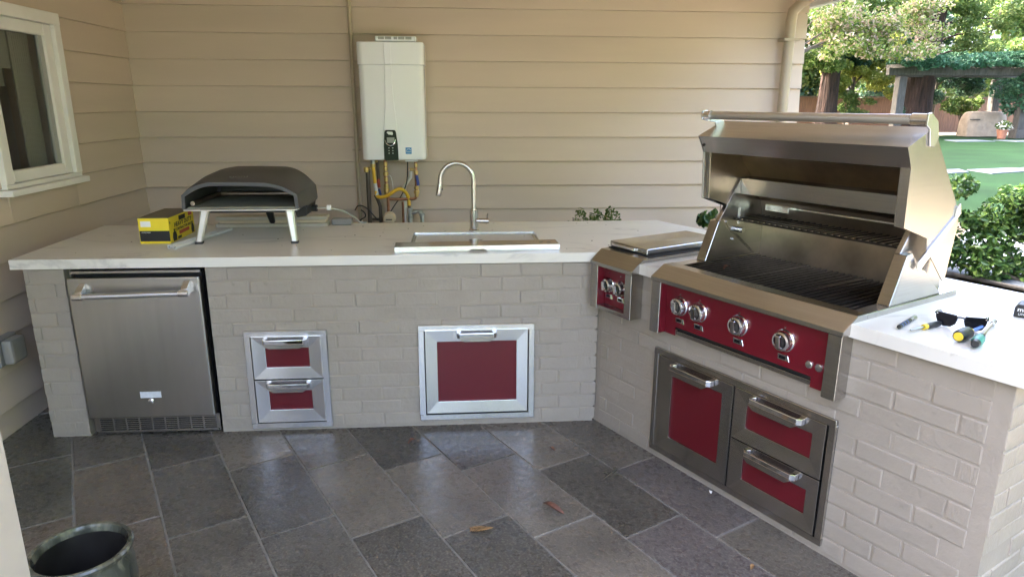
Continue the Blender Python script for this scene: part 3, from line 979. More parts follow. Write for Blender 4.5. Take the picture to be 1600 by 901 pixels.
def nameplate(parent, s, z, y):
    p = MB().prism([(s - .024, z + .012), (s + .020, z + .012), (s + .028, z - .010), (s - .022, z - .010)], 'y', y - .003, y).build('nameplate', M['chrome'], parent, bev=.001)
    MB().prism([(s - .017, z + .007), (s + .010, z + .007), (s + .011, z - .005), (s - .016, z - .005)], 'y', y - .0036, y - .003).build('plate_inset', M['blackgloss'], p)
    MB().lathe([(.001, 0), (.0035, 0), (.0025, .003), (.001, .003)], 8, Matrix.Translation((s - .004, y, z + .117)) @ Matrix.Rotation(PI / 2, 4, 'X')).build('indicator', M['chrome'], parent)

# ------------------------------------------------------------------ side burner
sb = thing('side_burner', 'small steel side burner with closed lid and two knobs in the counter corner', 'side burner', K, WROT)
f0 = -.076
MB().box(.014, .064, f0, -.002, .650, .8655).build('left_post', M['steel'], sb, bev=.0015)
MB().box(.262, .306, f0, -.002, .650, .8655).build('right_post', M['steel'], sb, bev=.0015)
MB().box(.0645, .2615, f0 + .004, -.004, .650, .669).build('bottom_ledge', M['steel'], sb, bev=.001)
MB().prism([(f0 - .004, .866), (f0 - .004, .884), (-.012, .936), (.60, .936), (.60, .9165), (-.002, .9165), (-.002, .866)], 'x', .010, .310).build('top_deck', M['steel'], sb, bev=.0025, segs=2)
MB().box(.0645, .2615, -.030, -.026, .670, .8655).build('control_panel', M['redgloss'], sb)
MB().box(.0645, .0675, -.0735, -.031, .67, .865).build('panel_return', M['redgloss'], sb)
for s_ in (.104, .190):
    knob(sb, s_, .772, -.031, .034)
    nameplate(sb, s_, .714, -.031)
MB().box(.012, .308, .032, .59, .9362, .9395).build('shadow_gap', M['gap'], sb)
lid = MB().box(.006, .272, .046, .575, .9405, .968).build('lid', M['steelv'], sb, bev=.003)
MB().box(.032, .196, .0335, .0458, .947, .961).build('lid_handle', M['steelbright'], lid, bev=.002)

# ------------------------------------------------------------------ grill
gr = thing('gas_grill', 'large built-in steel gas grill with raised lid and red control panel', 'grill', K, WROT)
SL, SR = .432, 1.340
f0 = -.070
MB().box(SL, .486, f0, -.002, .640, .873).build('front_post', M['steel'], gr, bev=.0015)
MB().box(1.288, SR, f0, -.002, .640, .873).build('front_post', M['steel'], gr, bev=.0015)
MB().prism([(f0 - .004, .8735), (f0 - .004, .892), (.0, .938), (.058, .938), (.058, .905), (-.002, .905), (-.002, .8735)], 'x', SL - .004, SR + .004).build('front_bullnose', M['steel'], gr, bev=.003, segs=2)
dk = MB()
dk.box(SL - .004, .488, .0585, .655, .905, .936)
dk.box(1.288, SR + .004, .0585, .655, .905, .936)
dk.box(.4885, 1.2875, .585, .655, .905, .936)
dk.build('deck_frame', M['steel'], gr, bev=.002)
cp = MB().prism([(.4865, .8715), (.4865, .6425), (.551, .6425), (.551, .682), (1.219, .682), (1.219, .6425), (1.2875, .6425), (1.2875, .8715)], 'y', -.031, -.027)
cpo = cp.build('control_panel', M['redgloss'], gr)
MB().box(.4865, .4895, -.066, -.032, .645, .871).build('panel_return', M['redgloss'], gr)
MB().box(.55, 1.22, -.026, -.0035, .647, .664).build('drip_tray', M['steel'], gr, bev=.001)
MB().box(.53, 1.24, -.012, -.004, .664, .70).build('cavity_shade_block', M['gap'], gr)  # solid dark block standing in for the shaded hollow above the tray
for s_ in (.575, .683, .890, 1.099):
    knob(gr, s_, .784, -.031, .0385)
    nameplate(gr, s_, .716, -.031)
for s_ in (1.208, 1.247):
    MB().lathe([(.001, 0), (.0145, 0), (.0145, .005), (.012, .008), (.001, .009)], 20, Matrix.Translation((s_, -.031, .725)) @ Matrix.Rotation(PI / 2, 4, 'X')).build('igniter_button', M['steelbright'], gr, smooth=True)
# fire box
fb = MB()
fb.box(.486, 1.29, .575, .585, .868, 1.20)
fb.build('back_wall', M['steeldark'], gr)
MB().box(.486, 1.29, .06, .574, .8665, .870).build('firebox_floor', M['iron'], gr)
MB().box(.4885, 1.2875, .0586, .0625, .871, .930).build('firebox_front', M['iron'], gr)
for a_, b_ in ((.484, .4875), (1.289, 1.2925)):
    MB().prism([(.0586, .87), (.0586, .934), (.20, .934), (.272, 1.105), (.395, 1.292), (.57, 1.292), (.574, .87)], 'x', a_, b_).build('firebox_side', M['steeldark'], gr)
# cheeks: front flanges and outer sides
def cheek(si, so, outer):
    a_, b_ = min(si, so), max(si, so)
    MB().prism([(.197, .9365), (.545, .9365), (.40, 1.045), (.345, 1.062), (.298, 1.118), (.268, 1.112)], 'x', a_, b_).build('cheek', M['steel'], gr, bev=.002)
    m_ = (si * .56 + so * .44)
    c, d = min(si, m_), max(si, m_)
    MB().prism([(.2685, 1.113), (.2995, 1.1185), (.345, 1.0625), (.52, .9365), (.585, .9365), (.585, 1.28), (.56, 1.300), (.394, 1.300)], 'x', c, d).build('cheek_upper', M['steel'], gr, bev=.0015)
cheek(.4882, .435, -1)
cheek(1.2884, 1.337, 1)
# upper hood bar
MB().prism([(.392, 1.3015), (.575, 1.310), (.583, 1.29), (.50, 1.228), (.399, 1.228)], 'x', .489, 1.2878).build('hood_bar', M['steel'], gr, bev=.002)
MB().prism([(.50, 1.2275), (.575, 1.2275), (.575, 1.10), (.568, 1.10), (.545, 1.19)], 'x', .489, 1.2878).build('rear_burner_box', M['steeldark'], gr)
MB().box(.56, 1.20, .548, .556, 1.166, 1.173).build('rear_burner_tube', M['steelbright'], gr)
bx = MB().box(.535, .665, .520, .556, 1.150, 1.178)
bx.box(.63, .67, .505, .519, 1.152, 1.176)
bx.build('rear_burner_bracket', M['steelbright'], gr, bev=.001)
# cooking grates
for gi in range(3):
    a_ = .4905 + gi * .2653
    b_ = a_ + .2635
    gm = MB()
    nb = 10
    for i in range(nb):
        x = a_ + .006 + (b_ - a_ - .012) * i / (nb - 1)
        gm.prism([(x - .0042, .922), (x - .002, .9265), (x + .002, .9265), (x + .0042, .922), (x + .002, .905), (x - .002, .905)], 'y', .066, .570)
    for y in (.066, .30, .562):
        gm.box(a_, b_, y, y + .008, .906, .919)
    gm.build('cooking_grate', M['iron'], gr)
wr = MB()
for y in (.382, .575):
    wr.box(.492, 1.286, y - .004, y + .004, 1.108, 1.116)
for i in range(27):
    x = .50 + i * .78 / 26
    wr.box(x - .0032, x + .004, .380, .575, 1.115, 1.121)
wr.build('warming_rack', M['iron'], gr)
MB().box(.489, .494, .40, .43, 1.09, 1.165).build('rack_bracket', M['steelbright'], gr)
MB().box(1.283, 1.2878, .40, .43, 1.09, 1.165).build('rack_bracket', M['steelbright'], gr)
MB().tube([(.488, .40, 1.065), (.520, .40, 1.065)], .012, 12).build('spit_bushing', M['steelbright'], gr, smooth=True)
MB().tube([(.488, .37, 1.022), (.497, .37, 1.022)], .006, 10).build('bolt', M['steelbright'], gr, smooth=True)
MB().tube([(.488, .316, 1.108), (.496, .316, 1.108)], .005, 10).build('bolt', M['steelbright'], gr, smooth=True)
# lid, swung up and back
A, B, C, C2, C3, C4 = (.150, 1.490), (.298, 1.552), (.548, 1.257), (.570, 1.200), (.540, 1.002), (.525, .988)
E2, E, F_, G = (.372, 1.128), (.366, 1.166), (.200, 1.218), (.187, 1.421)
hood = bpy.data.objects.new('hood_lid', None)
side_poly = [A, B, C, C2, C3, C4, E2, E, F_, G]
hm = MB()
hm.prism(side_poly, 'x', 1.341, 1.345)
hm.prism(side_poly, 'x', .437, .441)
def strip(p, q, t, a=.441, b=1.341):
    (y0, z0), (y1, z1) = p, q
    d = Vector((y1 - y0, z1 - z0)).normalized()
    nx, nz = -d.y * t, d.x * t
    hm.prism([(y0, z0), (y1, z1), (y1 + nx, z1 + nz), (y0 + nx, z0 + nz)], 'x', a, b)
strip(A, B, -.004)
strip((.192, 1.4195), (A[0] + .002, A[1] - .001), -.004)
strip(B, C, -.004)
strip((C[0], C[1]), (.568, 1.20), -.004)
hm.prism([(G[0] + .004, G[1]), (F_[0] + .004, F_[1]), (F_[0] + .008, F_[1]), (G[0] + .008, G[1])], 'x', .441, .474)
hm.prism([(G[0] + .004, G[1]), (F_[0] + .004, F_[1]), (F_[0] + .008, F_[1]), (G[0] + .008, G[1])], 'x', 1.308, 1.341)
lidm = hm.build('hood_lid', M['steel'], gr, bev=.0012)
lin = MB()
lin.prism([(.205, 1.425), (.298, 1.500), (.525, 1.245), (.535, 1.262), (.302, 1.525), (.20, 1.440)], 'x', .474, 1.308)
for a_, b_ in ((.474, .477), (1.305, 1.308)):
    lin.prism([(.196, 1.418), (.206, 1.221), (.36, 1.175), (.53, 1.24), (.30, 1.51)], 'x', a_, b_)
lin.build('hood_liner', M['steeldark'], lidm)
# mirror-finished hinge straps along the lower edges
for a_, b_ in ((1.3455, 1.352), (.430, .4365)):
    MB().prism([(.552, 1.278), (.566, 1.24), (.338, 1.052), (.318, 1.062), (.318, 1.085), (.530, 1.232), (.532, 1.262)], 'x', a_, b_).build('hinge_strap', M['steelbright'], lidm, bev=.001)
MB().tube([(.462, .190, 1.577), (1.312, .254, 1.577)], .0165, 16).build('handle', M['knurl'], lidm, smooth=True)
hy = lambda s_: .190 + (.254 - .190) * (s_ - .462) / .85
he = MB()
he.tube([(.432, hy(.432), 1.577), (.466, hy(.466), 1.577)], .0195, 16)
he.build('handle_cap', M['chrome'], lidm, smooth=True)
he = MB()
he.tube([(1.290, hy(1.29), 1.577), (1.346, hy(1.346), 1.577)], .0195, 16)
he.build('handle_cap', M['chrome'], lidm, smooth=True)
for a_, b_ in ((1.3455, 1.353), (.428, .4365)):
    oy = 0 if a_ > 1 else -.062
    MB().prism([(.232 + oy, 1.597), (.252 + oy, 1.600), (.300, 1.572), (.320, 1.520), (.300, 1.487), (.272, 1.490), (.256, 1.545), (.232 + oy, 1.558)], 'x', a_, b_).build('handle_bracket', M['steelbright'], lidm, bev=.0015)
MB().lathe([(.001, 0), (.007, 0), (.006, .004), (.001, .004)], 10, Matrix.Translation((.453, .172, 1.452)) @ Matrix.Rotation(PI / 2, 4, 'X')).build('lid_bolt', M['iron'], lidm)

# ------------------------------------------------------------------ pizza oven
ov = thing('pizza_oven', 'charcoal domed gas pizza oven on splayed metal legs at the left of the counter', 'oven', (0, 0, 0))
def arch(xl, xr, zb, zs, zt, xs0, xs1, y, n=7):
    pts = [(xl, zb), (xl + .004, zs)]
    a, b = (xs0, zt), (xs1, zt - .003)
    for i in range(1, n):
        t = i / n
        pts.append(((1 - t) ** 2 * (xl + .004) + 2 * t * (1 - t) * (xl + (xs0 - xl) * .42) + t * t * a[0], (1 - t) ** 2 * zs + 2 * t * (1 - t) * (zt - .012) + t * t * zt))
    pts.append(a)
    pts.append(((a[0] + b[0]) / 2, zt + .001))
    pts.append(b)
    for i in range(1, n):
        t = i / n
        pts.append(((1 - t) ** 2 * b[0] + 2 * t * (1 - t) * (xr - (xr - xs1) * .42) + t * t * (xr - .004), (1 - t) ** 2 * b[1] + 2 * t * (1 - t) * (zt - .014) + t * t * zs))
    pts += [(xr - .004, zs), (xr, zb)]
    return [(p[0], y, p[1]) for p in pts]
def shell_sections(ins):
    S = [(.462, 1.043, 1.100, 1.170, 1.234, .605, .885, .285), (.459, 1.048, 1.098, 1.176, 1.247, .60, .89, .33), (.456, 1.055, 1.095, 1.183, 1.272, .61, .895, .45),
         (.455, 1.058, 1.093, 1.184, 1.284, .63, .90, .57), (.458, 1.055, 1.092, 1.180, 1.281, .64, .90, .68), (.468, 1.046, 1.092, 1.165, 1.262, .66, .89, .76), (.49, 1.02, 1.094, 1.14, 1.23, .68, .86, .79)]
    return [arch(a + ins, b - ins, c, d - ins * .4, e - ins, f, g_, y) for a, b, c, d, e, f, g_, y in S]
sh_ = MB()
outer, inner = shell_sections(0), shell_sections(.014)
n = len(outer[0])
sh_.loft(outer, closed=False)
sh_.loft(inner[:6], closed=False)
sh_.add(outer[0] + inner[0], [(i, i + 1, n + i + 1, n + i) for i in range(n - 1)])
sh_.add(outer[-1], [tuple(range(n))])
shell = sh_.build('shell', M['oven'], ov, smooth=True)
rimm = MB()
ra = [(p[0], .2835, p[2]) for p in outer[0]]
rb = [(p[0] + (0.003 if p[0] < .75 else -.003), .2835, p[2] - .004 if 2 <= i < n - 2 else p[2]) for i, p in enumerate(inner[0])]
rimm.loft([[(p[0], .2845, p[2]) for p in ra], ra, rb, [(p[0], .2845, p[2]) for p in rb]], closed=False)
rimm.build('rim', M['rim'], ov)
MB().box(.478, 1.040, .256, .74, 1.093, 1.1005).build('deck', M['aluminium'], ov, bev=.002)
MB().box(.485, 1.03, .30, .74, 1.1007, 1.1065).build('baking_stone', M['stone'], ov)
MB().tube([(.500, .33, 1.122), (.505, .70, 1.122), (.52, .725, 1.122), (.95, .73, 1.122)], .012, 10).build('gas_burner', M['steeldark'], ov, smooth=True)
MB().prism([(.52, 1.092), (1.035, 1.092), (1.01, 1.068), (.56, 1.068)], 'y', .36, .74).build('underside', M['black'], ov)
MB().prism([(.995, 1.094), (1.045, 1.094), (1.035, 1.03), (.985, 1.02), (.975, 1.06)], 'y', .48, .72).build('burner_housing', M['black'], ov, bev=.004)
MB().tube([(1.035, .62, 1.052), (1.068, .62, 1.052)], .019, 14).build('gas_knob', M['black'], ov, smooth=True)
def oleg(top_, bot, name='leg'):
    m_ = MB()
    d = (Vector(bot) - Vector(top_))
    rings = []
    for t, w in ((0, .023), (.93, .0155)):
        c = Vector(top_) + d * t
        rings.append([c + Vector((sx * w, sy * w * .8, 0)) for sx, sy in ((-1, -.6), (-.6, -1), (.6, -1), (1, -.6), (1, .6), (.6, 1), (-.6, 1), (-1, .6))])
    l = m_.loft(rings).build(name, M['aluminium'] if bot[1] < .5 else M['black'], ov, smooth=False)
    c = Vector(top_) + d * .93
    MB().loft([[c + Vector((sx * .0175, sy * .016, 0)) for sx, sy in ((-1, -1), (1, -1), (1, 1), (-1, 1))], [Vector(bot) + Vector((sx * .0175, sy * .016, 0)) for sx, sy in ((-1, -1), (1, -1), (1, 1), (-1, 1))]]).build('foot', M['black'], l)
oleg((.560, .335, 1.092), (.516, .316, .9155))
oleg((.985, .335, 1.092), (1.006, .305, .9155))
oleg((.770, .70, 1.07), (.762, .845, .9155))
text('ooni', .062, M['ovenmark'], shell, (.690, .338, 1.2505), (1, 0, 0), (0, .979, .206), name='lettering', ext=.0016, width=.09)
hs = thing('gas_supply_hose', 'pale hose with a paper tag curving from the back of the pizza oven', 'hose')
MB().tube([(1.066, .62, 1.052), (1.12, .63, 1.05), (1.19, .72, 1.02), (1.24, .84, .96), (1.26, .90, .924), (1.30, .905, .921)], .005, 8, smooth=4).build('tube', M['tube_clear'], hs, smooth=True)
MB().box(1.118, 1.142, .624, .642, 1.038, 1.066).build('tag', M['paper'], hs, bev=.002)

tbd = thing('trim_boards', 'pale trim boards stacked along the back edge of the counter behind the pizza oven', 'boards', (0, 0, .9153))
for i, (a_, b_, y0, y1) in enumerate(((.44, 1.085, .800, .905), (.46, 1.07, .812, .900), (.44, 1.08, .806, .902))):
    MB().box(a_, b_, y0, y1, i * .0205, i * .0205 + .019).build('board', M['ivory' if i == 1 else 'paleboard'], tbd, bev=.002)
MB().box(1.10, 1.22, .84, .89, .9155, .955).build('regulator', M['outlet'], hs, bev=.006)
# ------------------------------------------------------------------ carton of bags
cx = thing('contractor_bag_carton', 'yellow and black carton of heavy duty contractor bags beside the pizza oven', 'carton', (.216, .331, .9152), math.radians(0.2))
bw, bd, bh = .152, .345, .132
MB().box(0, bw, 0, bd, 0, bh).build('carton_body', M['boxyellow'], cx, bev=.001)
MB().box(.001, bw - .001, .001, bd - .001, bh, bh + .002).build('carton_top', M['boxtop'], cx)
MB().box(.003, bw, -.0008, 0, .012, .067).build('black_band', M['boxblack'], cx)
MB().box(.012, .062, -.0012, -.0002, .088, .117).build('price_sticker', M['paper'], cx)
text('CONTRACTOR BAGS', .008, M['paper'], cx, (.012, -.0009, .056), (1, 0, 0), (0, 0, 1), width=.045, ext=.0002)
Y_, Z_ = (0, 1, 0), (0, 0, 1)
xf = bw + .0004
text('HEAVY DUTY', .034, M['boxblack'], cx, (xf, .070, .074), Y_, Z_, width=.24, ext=.0004, bold=.0004)
text('CONTRACTOR BAGS', .020, M['boxblack'], cx, (xf, .078, .052), Y_, Z_, width=.235, ext=.0004, bold=.0002)
MB().box(bw, bw + .0006, .125, .265, .027, .046).build('red_strip', M['boxred'], cx)
MB().box(bw, bw + .0006, .270, .322, .104, .124).build('red_badge', M['boxred'], cx)
MB().box(bw, bw + .0006, .135, .225, .100, .124).build('brand_block', M['boxblack'], cx)
MB().box(bw, bw + .0006, .100, .150, .006, .020).build('count_block', M['boxblack'], cx)
for y0, w_ in ((.035, .055), (.295, .042)):
    pts = [(y0 + w_ * a, .004 + .062 * b) for a, b in ((.1, 0), (.9, 0), (1, .35), (.85, .7), (.6, .82), (.68, 1), (.32, 1), (.4, .82), (.12, .7), (0, .35))]
    MB().prism(pts, 'x', bw, bw + .0006).build('bag_print', M['boxblack'], cx)
MB().box(bw, bw + .0006, .012, .020, .100, .112).build('bag_print', M['boxblack'], cx)

# ------------------------------------------------------------------ white tubes
for (p, q, lab) in (((.412, .196, .9248), (.505, .60, .9248), 'white plastic tube lying against the yellow carton, nearer the carton'),
                    ((.449, .168, .9248), (.560, .70, .9248), 'longer white plastic tube lying on the counter under the pizza oven')):
    p, q = Vector(p), Vector(q)
    tb = MB()
    d = (q - p).normalized()
    u = d.cross(Vector((0, 0, 1))).normalized()
    w = u.cross(d)
    def ringat(c, r):
        return [c + (u * math.cos(a) + w * math.sin(a)) * r for a in [2 * PI * k / 16 for k in range(16)]]
    m_ = p.lerp(q, .58)
    tb.loft([ringat(p + d * .10, .0072), ringat(p, .0072), ringat(p, .0096), ringat(m_, .0096), ringat(m_, .0108), ringat(m_ + d * .02, .0108), ringat(m_ + d * .02, .0096), ringat(q, .0096)], caps=True)
    o = tb.build('plastic_tube', M['pvc'], smooth=True)
    tag(o, lab, 'tube', 'white plastic tubes on the counter')

# ------------------------------------------------------------------ water heater
wh = thing('water_heater', 'white wall-hung tankless water heater with a black control panel', 'water heater', (0, 0, 0))
def rrect(x0, x1, y0, y1, r, n=5):
    pts = [(x0, y1), (x0, y0 + r)]
    for i in range(1, n + 1):
        a = PI + PI / 2 * i / n
        pts.append((x0 + r + r * math.cos(a), y0 + r + r * math.sin(a)))
    for i in range(0, n + 1):
        a = -PI / 2 + PI / 2 * i / n
        pts.append((x1 - r + r * math.cos(a), y0 + r + r * math.sin(a)))
    pts.append((x1, y1))
    return pts
MB().prism(rrect(1.197, 1.636, 1.622, 1.885, .045), 'z', 1.238, 1.872).build('body', M['heater'], wh, smooth=True, bev=.004)
MB().prism(rrect(1.191, 1.641, 1.616, 1.886, .045), 'z', 1.8705, 2.018).build('top_cover', M['heater'], wh, smooth=True, bev=.004)
vt = MB().box(1.317, 1.592, 1.64, 1.80, 2.0185, 2.056).build('flue_vent', M['heater'], wh, bev=.006)
vb = MB()
for i, (a_, b_) in enumerate(((.022, .062), (.068, .110), (.126, .150), (.156, .198), (.204, .245))):
    vb.box(1.317 + a_, 1.317 + b_, 1.6385, 1.64, 2.034, 2.051)
vb.build('vent_grille', M['ventgrey'], vt)
ridge = MB().prism([(1.352, 1.44), (1.448, 1.44), (1.432, 1.60), (1.424, 1.74), (1.424, 1.868), (1.376, 1.868), (1.372, 1.74), (1.368, 1.60)], 'y', 1.6155, 1.6225)
ridge.build('center_ridge', M['heater'], wh, bev=.003)
MB().prism([(1.376, 1.873), (1.424, 1.873), (1.422, 2.015), (1.374, 2.015)], 'y', 1.6105, 1.6165).build('center_ridge', M['heater'], wh, bev=.003)
cpn = MB().prism([(1.348, 1.236), (1.448, 1.236), (1.446, 1.34), (1.436, 1.43), (1.428, 1.442), (1.366, 1.442), (1.358, 1.432), (1.350, 1.34)], 'y', 1.612, 1.6235).build('control_panel', M['blackgloss'], wh, bev=.003)
MB().box(1.372, 1.424, 1.6108, 1.6122, 1.355, 1.392).build('display', M['ventgrey'], cpn)
MB().prism([(1.372, 1.425), (1.378, 1.432), (1.412, 1.430), (1.416, 1.418), (1.412, 1.408), (1.384, 1.412)], 'y', 1.611, 1.6122).build('emblem', M['paper'], cpn)
arc = MB().tube([(1.356, 1.612, 1.375), (1.366, 1.611, 1.352), (1.385, 1.611, 1.338), (1.405, 1.611, 1.338), (1.42, 1.611, 1.35), (1.432, 1.612, 1.38)], .0035, 6, smooth=3)
arc.build('chrome_arc', M['chrome'], cpn, smooth=True)
for i in range(3):
    for x in (1.384, 1.41):
        MB().box(x - .004, x + .004, 1.6112, 1.6122, 1.282 + i * .018, 1.287 + i * .018).build('button', M['silverlabel'], cpn)
st = MB().box(1.497, 1.539, 1.6208, 1.6222, 1.279, 1.323).build('blue_sticker', M['stickerblue'], wh)
sw_ = MB().tube([(1.502, 1.6206, 1.300), (1.510, 1.6206, 1.312), (1.524, 1.6206, 1.313), (1.534, 1.6206, 1.304)], .0018, 6)
sw_.box(1.501, 1.535, 1.6203, 1.6209, 1.292, 1.2945)
sw_.build('sticker_print', M['paper'], st)
MB().box(1.49, 1.575, 1.66, 1.74, 1.222, 1.2385).build('underside_box', M['paper'], wh)

# ------------------------------------------------------------------ plumbing under the heater
pb = thing('heater_plumbing', 'cluster of copper, brass and iron pipes with a yellow gas hose below the water heater', 'pipes')
yp = 1.75
def pipe(name, pts, r, m, smooth=0, y=None):
    return MB().tube([(p[0], p[2] if len(p) > 2 else (y or yp), p[1]) for p in pts], r, 10, smooth=smooth).build(name, m, pb, smooth=True)
pipe('gas_hose', [(1.252, 1.20), (1.254, 1.162), (1.258, 1.10), (1.264, 1.03), (1.276, .975, 1.72), (1.31, .968, 1.70), (1.36, .985, 1.69), (1.41, 1.018, 1.69), (1.445, 1.026, 1.70), (1.475, 1.005, 1.72), (1.495, .96), (1.50, .90)], .0125, M['yellow'], 5)
pipe('gas_fitting', [(1.251, 1.235), (1.252, 1.20)], .016, M['galv'])
pipe('gas_fitting', [(1.252, 1.20), (1.253, 1.178)], .019, M['brass'])
pipe('hose_label', [(1.2605, 1.062, 1.747), (1.270, 1.0, 1.74), (1.276, .976, 1.72)], .0136, M['silverlabel'])
pipe('copper_pipe', [(1.339, 1.24), (1.34, 1.10), (1.343, 1.0), (1.349, .96), (1.347, .85), (1.345, .0)], .0115, M['copper'])
for z, r in ((1.20, .015), (1.165, .016), (1.13, .020), (1.09, .015), (1.045, .018), (1.018, .022), (.995, .018)):
    pipe('brass_fitting', [(1.340, z + .013), (1.341, z - .013)], r, M['brass'])
pipe('copper_pipe', [(1.352, .968), (1.36, .949), (1.40, .946), (1.525, .948), (1.55, .958), (1.556, .985), (1.555, 1.05), (1.556, 1.235)], .0105, M['copper'], 3)
for z, r in ((1.19, .014), (1.14, .016), (1.03, .017), (1.0, .021), (.975, .015)):
    pipe('brass_fitting', [(1.556, z + .012), (1.556, z - .012)], r, M['brass'])
pipe('brass_fitting', [(1.515, 1.16), (1.556, 1.16)], .011, M['brass'])
pipe('valve_handle', [(1.562, 1.12, 1.725), (1.572, 1.05, 1.715)], .011, M['valveblue'])
pipe('valve_handle', [(1.283, 1.09, 1.77), (1.287, 1.03, 1.765)], .011, M['valvered'])
pipe('valve_handle', [(1.285, 1.02, 1.77), (1.296, .975, 1.765)], .0085, M['valveblue'])
pipe('brass_fitting', [(1.262, 1.215, 1.78), (1.285, 1.215, 1.78)], .012, M['brass'])
pipe('galvanised_pipe', [(1.282, 1.22, 1.78), (1.283, 1.08, 1.78)], .011, M['ironpipe'])
pipe('relief_wire', [(1.352, 1.118), (1.372, 1.115), (1.385, 1.07, 1.74), (1.39, 1.0, 1.74)], .0035, M['pvc'], 3)
pipe('drain_pipe', [(1.513, 1.15, 1.80), (1.512, 1.10, 1.80), (1.466, 1.035, 1.79), (1.463, .0, 1.79)], .0145, M['pvc'])
pipe('copper_pipe', [(1.452, .925, 1.775), (1.452, .0, 1.775)], .009, M['copper'])
pipe('power_cable', [(1.500, 1.23), (1.496, 1.14), (1.485, 1.06), (1.45, .98), (1.40, .91), (1.362, .855)], .0042, M['black'], 4)
pipe('iron_pipe', [(1.212, 1.16), (1.211, .0)], .0155, M['ironpipe'])
pipe('brass_fitting', [(1.185, 1.165, 1.745), (1.235, 1.165, 1.745)], .014, M['brass'])
pipe('brass_fitting', [(1.205, 1.145, 1.725), (1.205, 1.18, 1.725)], .016, M['brass'])
pipe('iron_pipe', [(1.255, .975, 1.78), (1.275, .93, 1.78), (1.287, .89, 1.78), (1.287, .0, 1.78)], .013, M['ironpipe'])
pipe('iron_pipe', [(1.225, .795, 1.78), (1.30, .797, 1.78)], .010, M['ironpipe'])
pipe('galvanised_pipe', [(1.500, .905), (1.501, .87)], .010, M['ironpipe'])
pipe('galvanised_pipe', [(1.503, .875), (1.505, .0)], .0165, M['galv'])
pipe('galvanised_pipe', [(1.505, .842), (1.55, .855), (1.575, .853), (1.590, .835), (1.590, .0)], .0135, M['galv'])
for p in ((1.503, .872), (1.505, .815), (1.575, .853), (1.590, .832)):
    pipe('pipe_collar', [(p[0], p[1] + .01), (p[0], p[1] - .01)], .020, M['galv'])
pipe('black_cable', [(1.10, .86, 1.80), (1.125, .895, 1.78), (1.165, .895, 1.77), (1.21, .87, 1.735), (1.245, .825, 1.74), (1.27, .79, 1.76)], .0045, M['black'], 4)
pipe('black_cable', [(1.14, .86, 1.82), (1.165, .84, 1.82), (1.17, .81, 1.82), (1.14, .79, 1.82), (1.12, .77, 1.82)], .0045, M['black'], 4)
cap_ = MB().lathe([(.001, .03), (.036, .028), (.044, .015), (.046, 0), (.046, -.03), (.001, -.03)], 24, Matrix.Translation((1.357, 1.70, .815)) @ Matrix.Rotation(PI / 2, 4, 'X')).build('round_housing', M['ivory'], pb, smooth=True)
MB().box(1.334, 1.380, 1.667, 1.671, .807, .814).build('slot', M['black'], cap_)

# ------------------------------------------------------------------ loose things on the right of the counter
CT = .9152
def along(p, q):
    p, q = Vector((*p, 0)), Vector((*q, 0))
    return p, math.atan2(q.y - p.y, q.x - p.x), (q - p).length
def rod(name, parent, spec, z, m, seg=12):
    """spec: (x0,x1,r0,r1) along local x"""
    mb = MB()
    for x0, x1, r0, r1 in spec:
        mb.tube([(x0, 0, z), (x1, 0, z)], [r0, r1], seg)
    return mb.build(name, m, parent, smooth=True)
p, a, l = along((3.291, -1.268), (3.438, -1.148))
pen = thing('bit_driver', 'short black hex bit holder with a steel socket end, left of the sunglasses', 'tool', (p.x, p.y, CT), a)
rod('shaft', pen, [(0, .105, .0075, .0075)], .0085, M['black'], 6)
rod('shaft_band', pen, [(.02, .024, .0078, .0078), (.045, .049, .0078, .0078), (.07, .074, .0078, .0078)], .0085, M['toolblue'], 6)
rod('socket', pen, [(.105, .120, .006, .006), (.120, .155, .0085, .0085)], .0085, M['tooltip'], 12)
p, a, l = along((3.304, -1.307), (3.452, -1.243))
sd1 = thing('screwdriver', 'slim screwdriver with black grip and yellow collar lying under the sunglasses', 'screwdriver', (p.x, p.y, CT), a, group='screwdrivers')
rod('shaft', sd1, [(0, .014, .003, .0035), (.014, .07, .0042, .0042)], .0105, M['tooltip'])
rod('collar', sd1, [(.068, .084, .0095, .0095)], .0105, M['toolyellow'])
rod('handle', sd1, [(.084, .10, .008, .0098), (.10, .150, .0098, .0098), (.150, .160, .0098, .006)], .0105, M['black'])
p, a, l = along((3.392, -1.405), (3.60, -1.275))
sd2 = thing('screwdriver', 'stout screwdriver with thick black handle and yellow butt, blue shaft', 'screwdriver', (p.x, p.y, CT), a, group='screwdrivers')
rod('butt', sd2, [(-.003, .001, .013, .0145)], .0205, M['toolyellow'], 16)
hdl = MB()
for x0, x1, r0, r1 in ((.0, .010, .016, .0195), (.010, .065, .0195, .0195), (.065, .075, .0195, .015)):
    hdl.tube([(x0, 0, .0205), (x1, 0, .0205)], [r0, r1], 14)
hdl.build('handle', M['black'], sd2, smooth=True)
rod('collar', sd2, [(.075, .088, .0135, .011)], .0205, M['toolyellow'])
rod('shaft', sd2, [(.088, .20, .0052, .0045)], .0185, M['toolblue'])
p, a, l = along((3.404, -1.462), (3.676, -1.210))
sd3 = thing('nut_driver', 'teal and black handled nut driver with a long dark shaft', 'nut driver', (p.x, p.y, CT), a)
rod('butt', sd3, [(-.006, .012, .011, .0135)], .017, M['black'], 14)
rod('handle', sd3, [(.012, .024, .0135, .0165), (.024, .062, .0165, .0165), (.062, .078, .0165, .0125)], .017, M['teal'], 10)
rod('collar', sd3, [(.078, .10, .0125, .010)], .017, M['black'])
rod('shaft', sd3, [(.10, .155, .0075, .0062), (.155, .27, .0045, .0045)], .014, M['steeldark'])
rod('socket', sd3, [(.27, .285, .0062, .0085), (.285, .325, .0085, .0085)], .012, M['tooltip'])
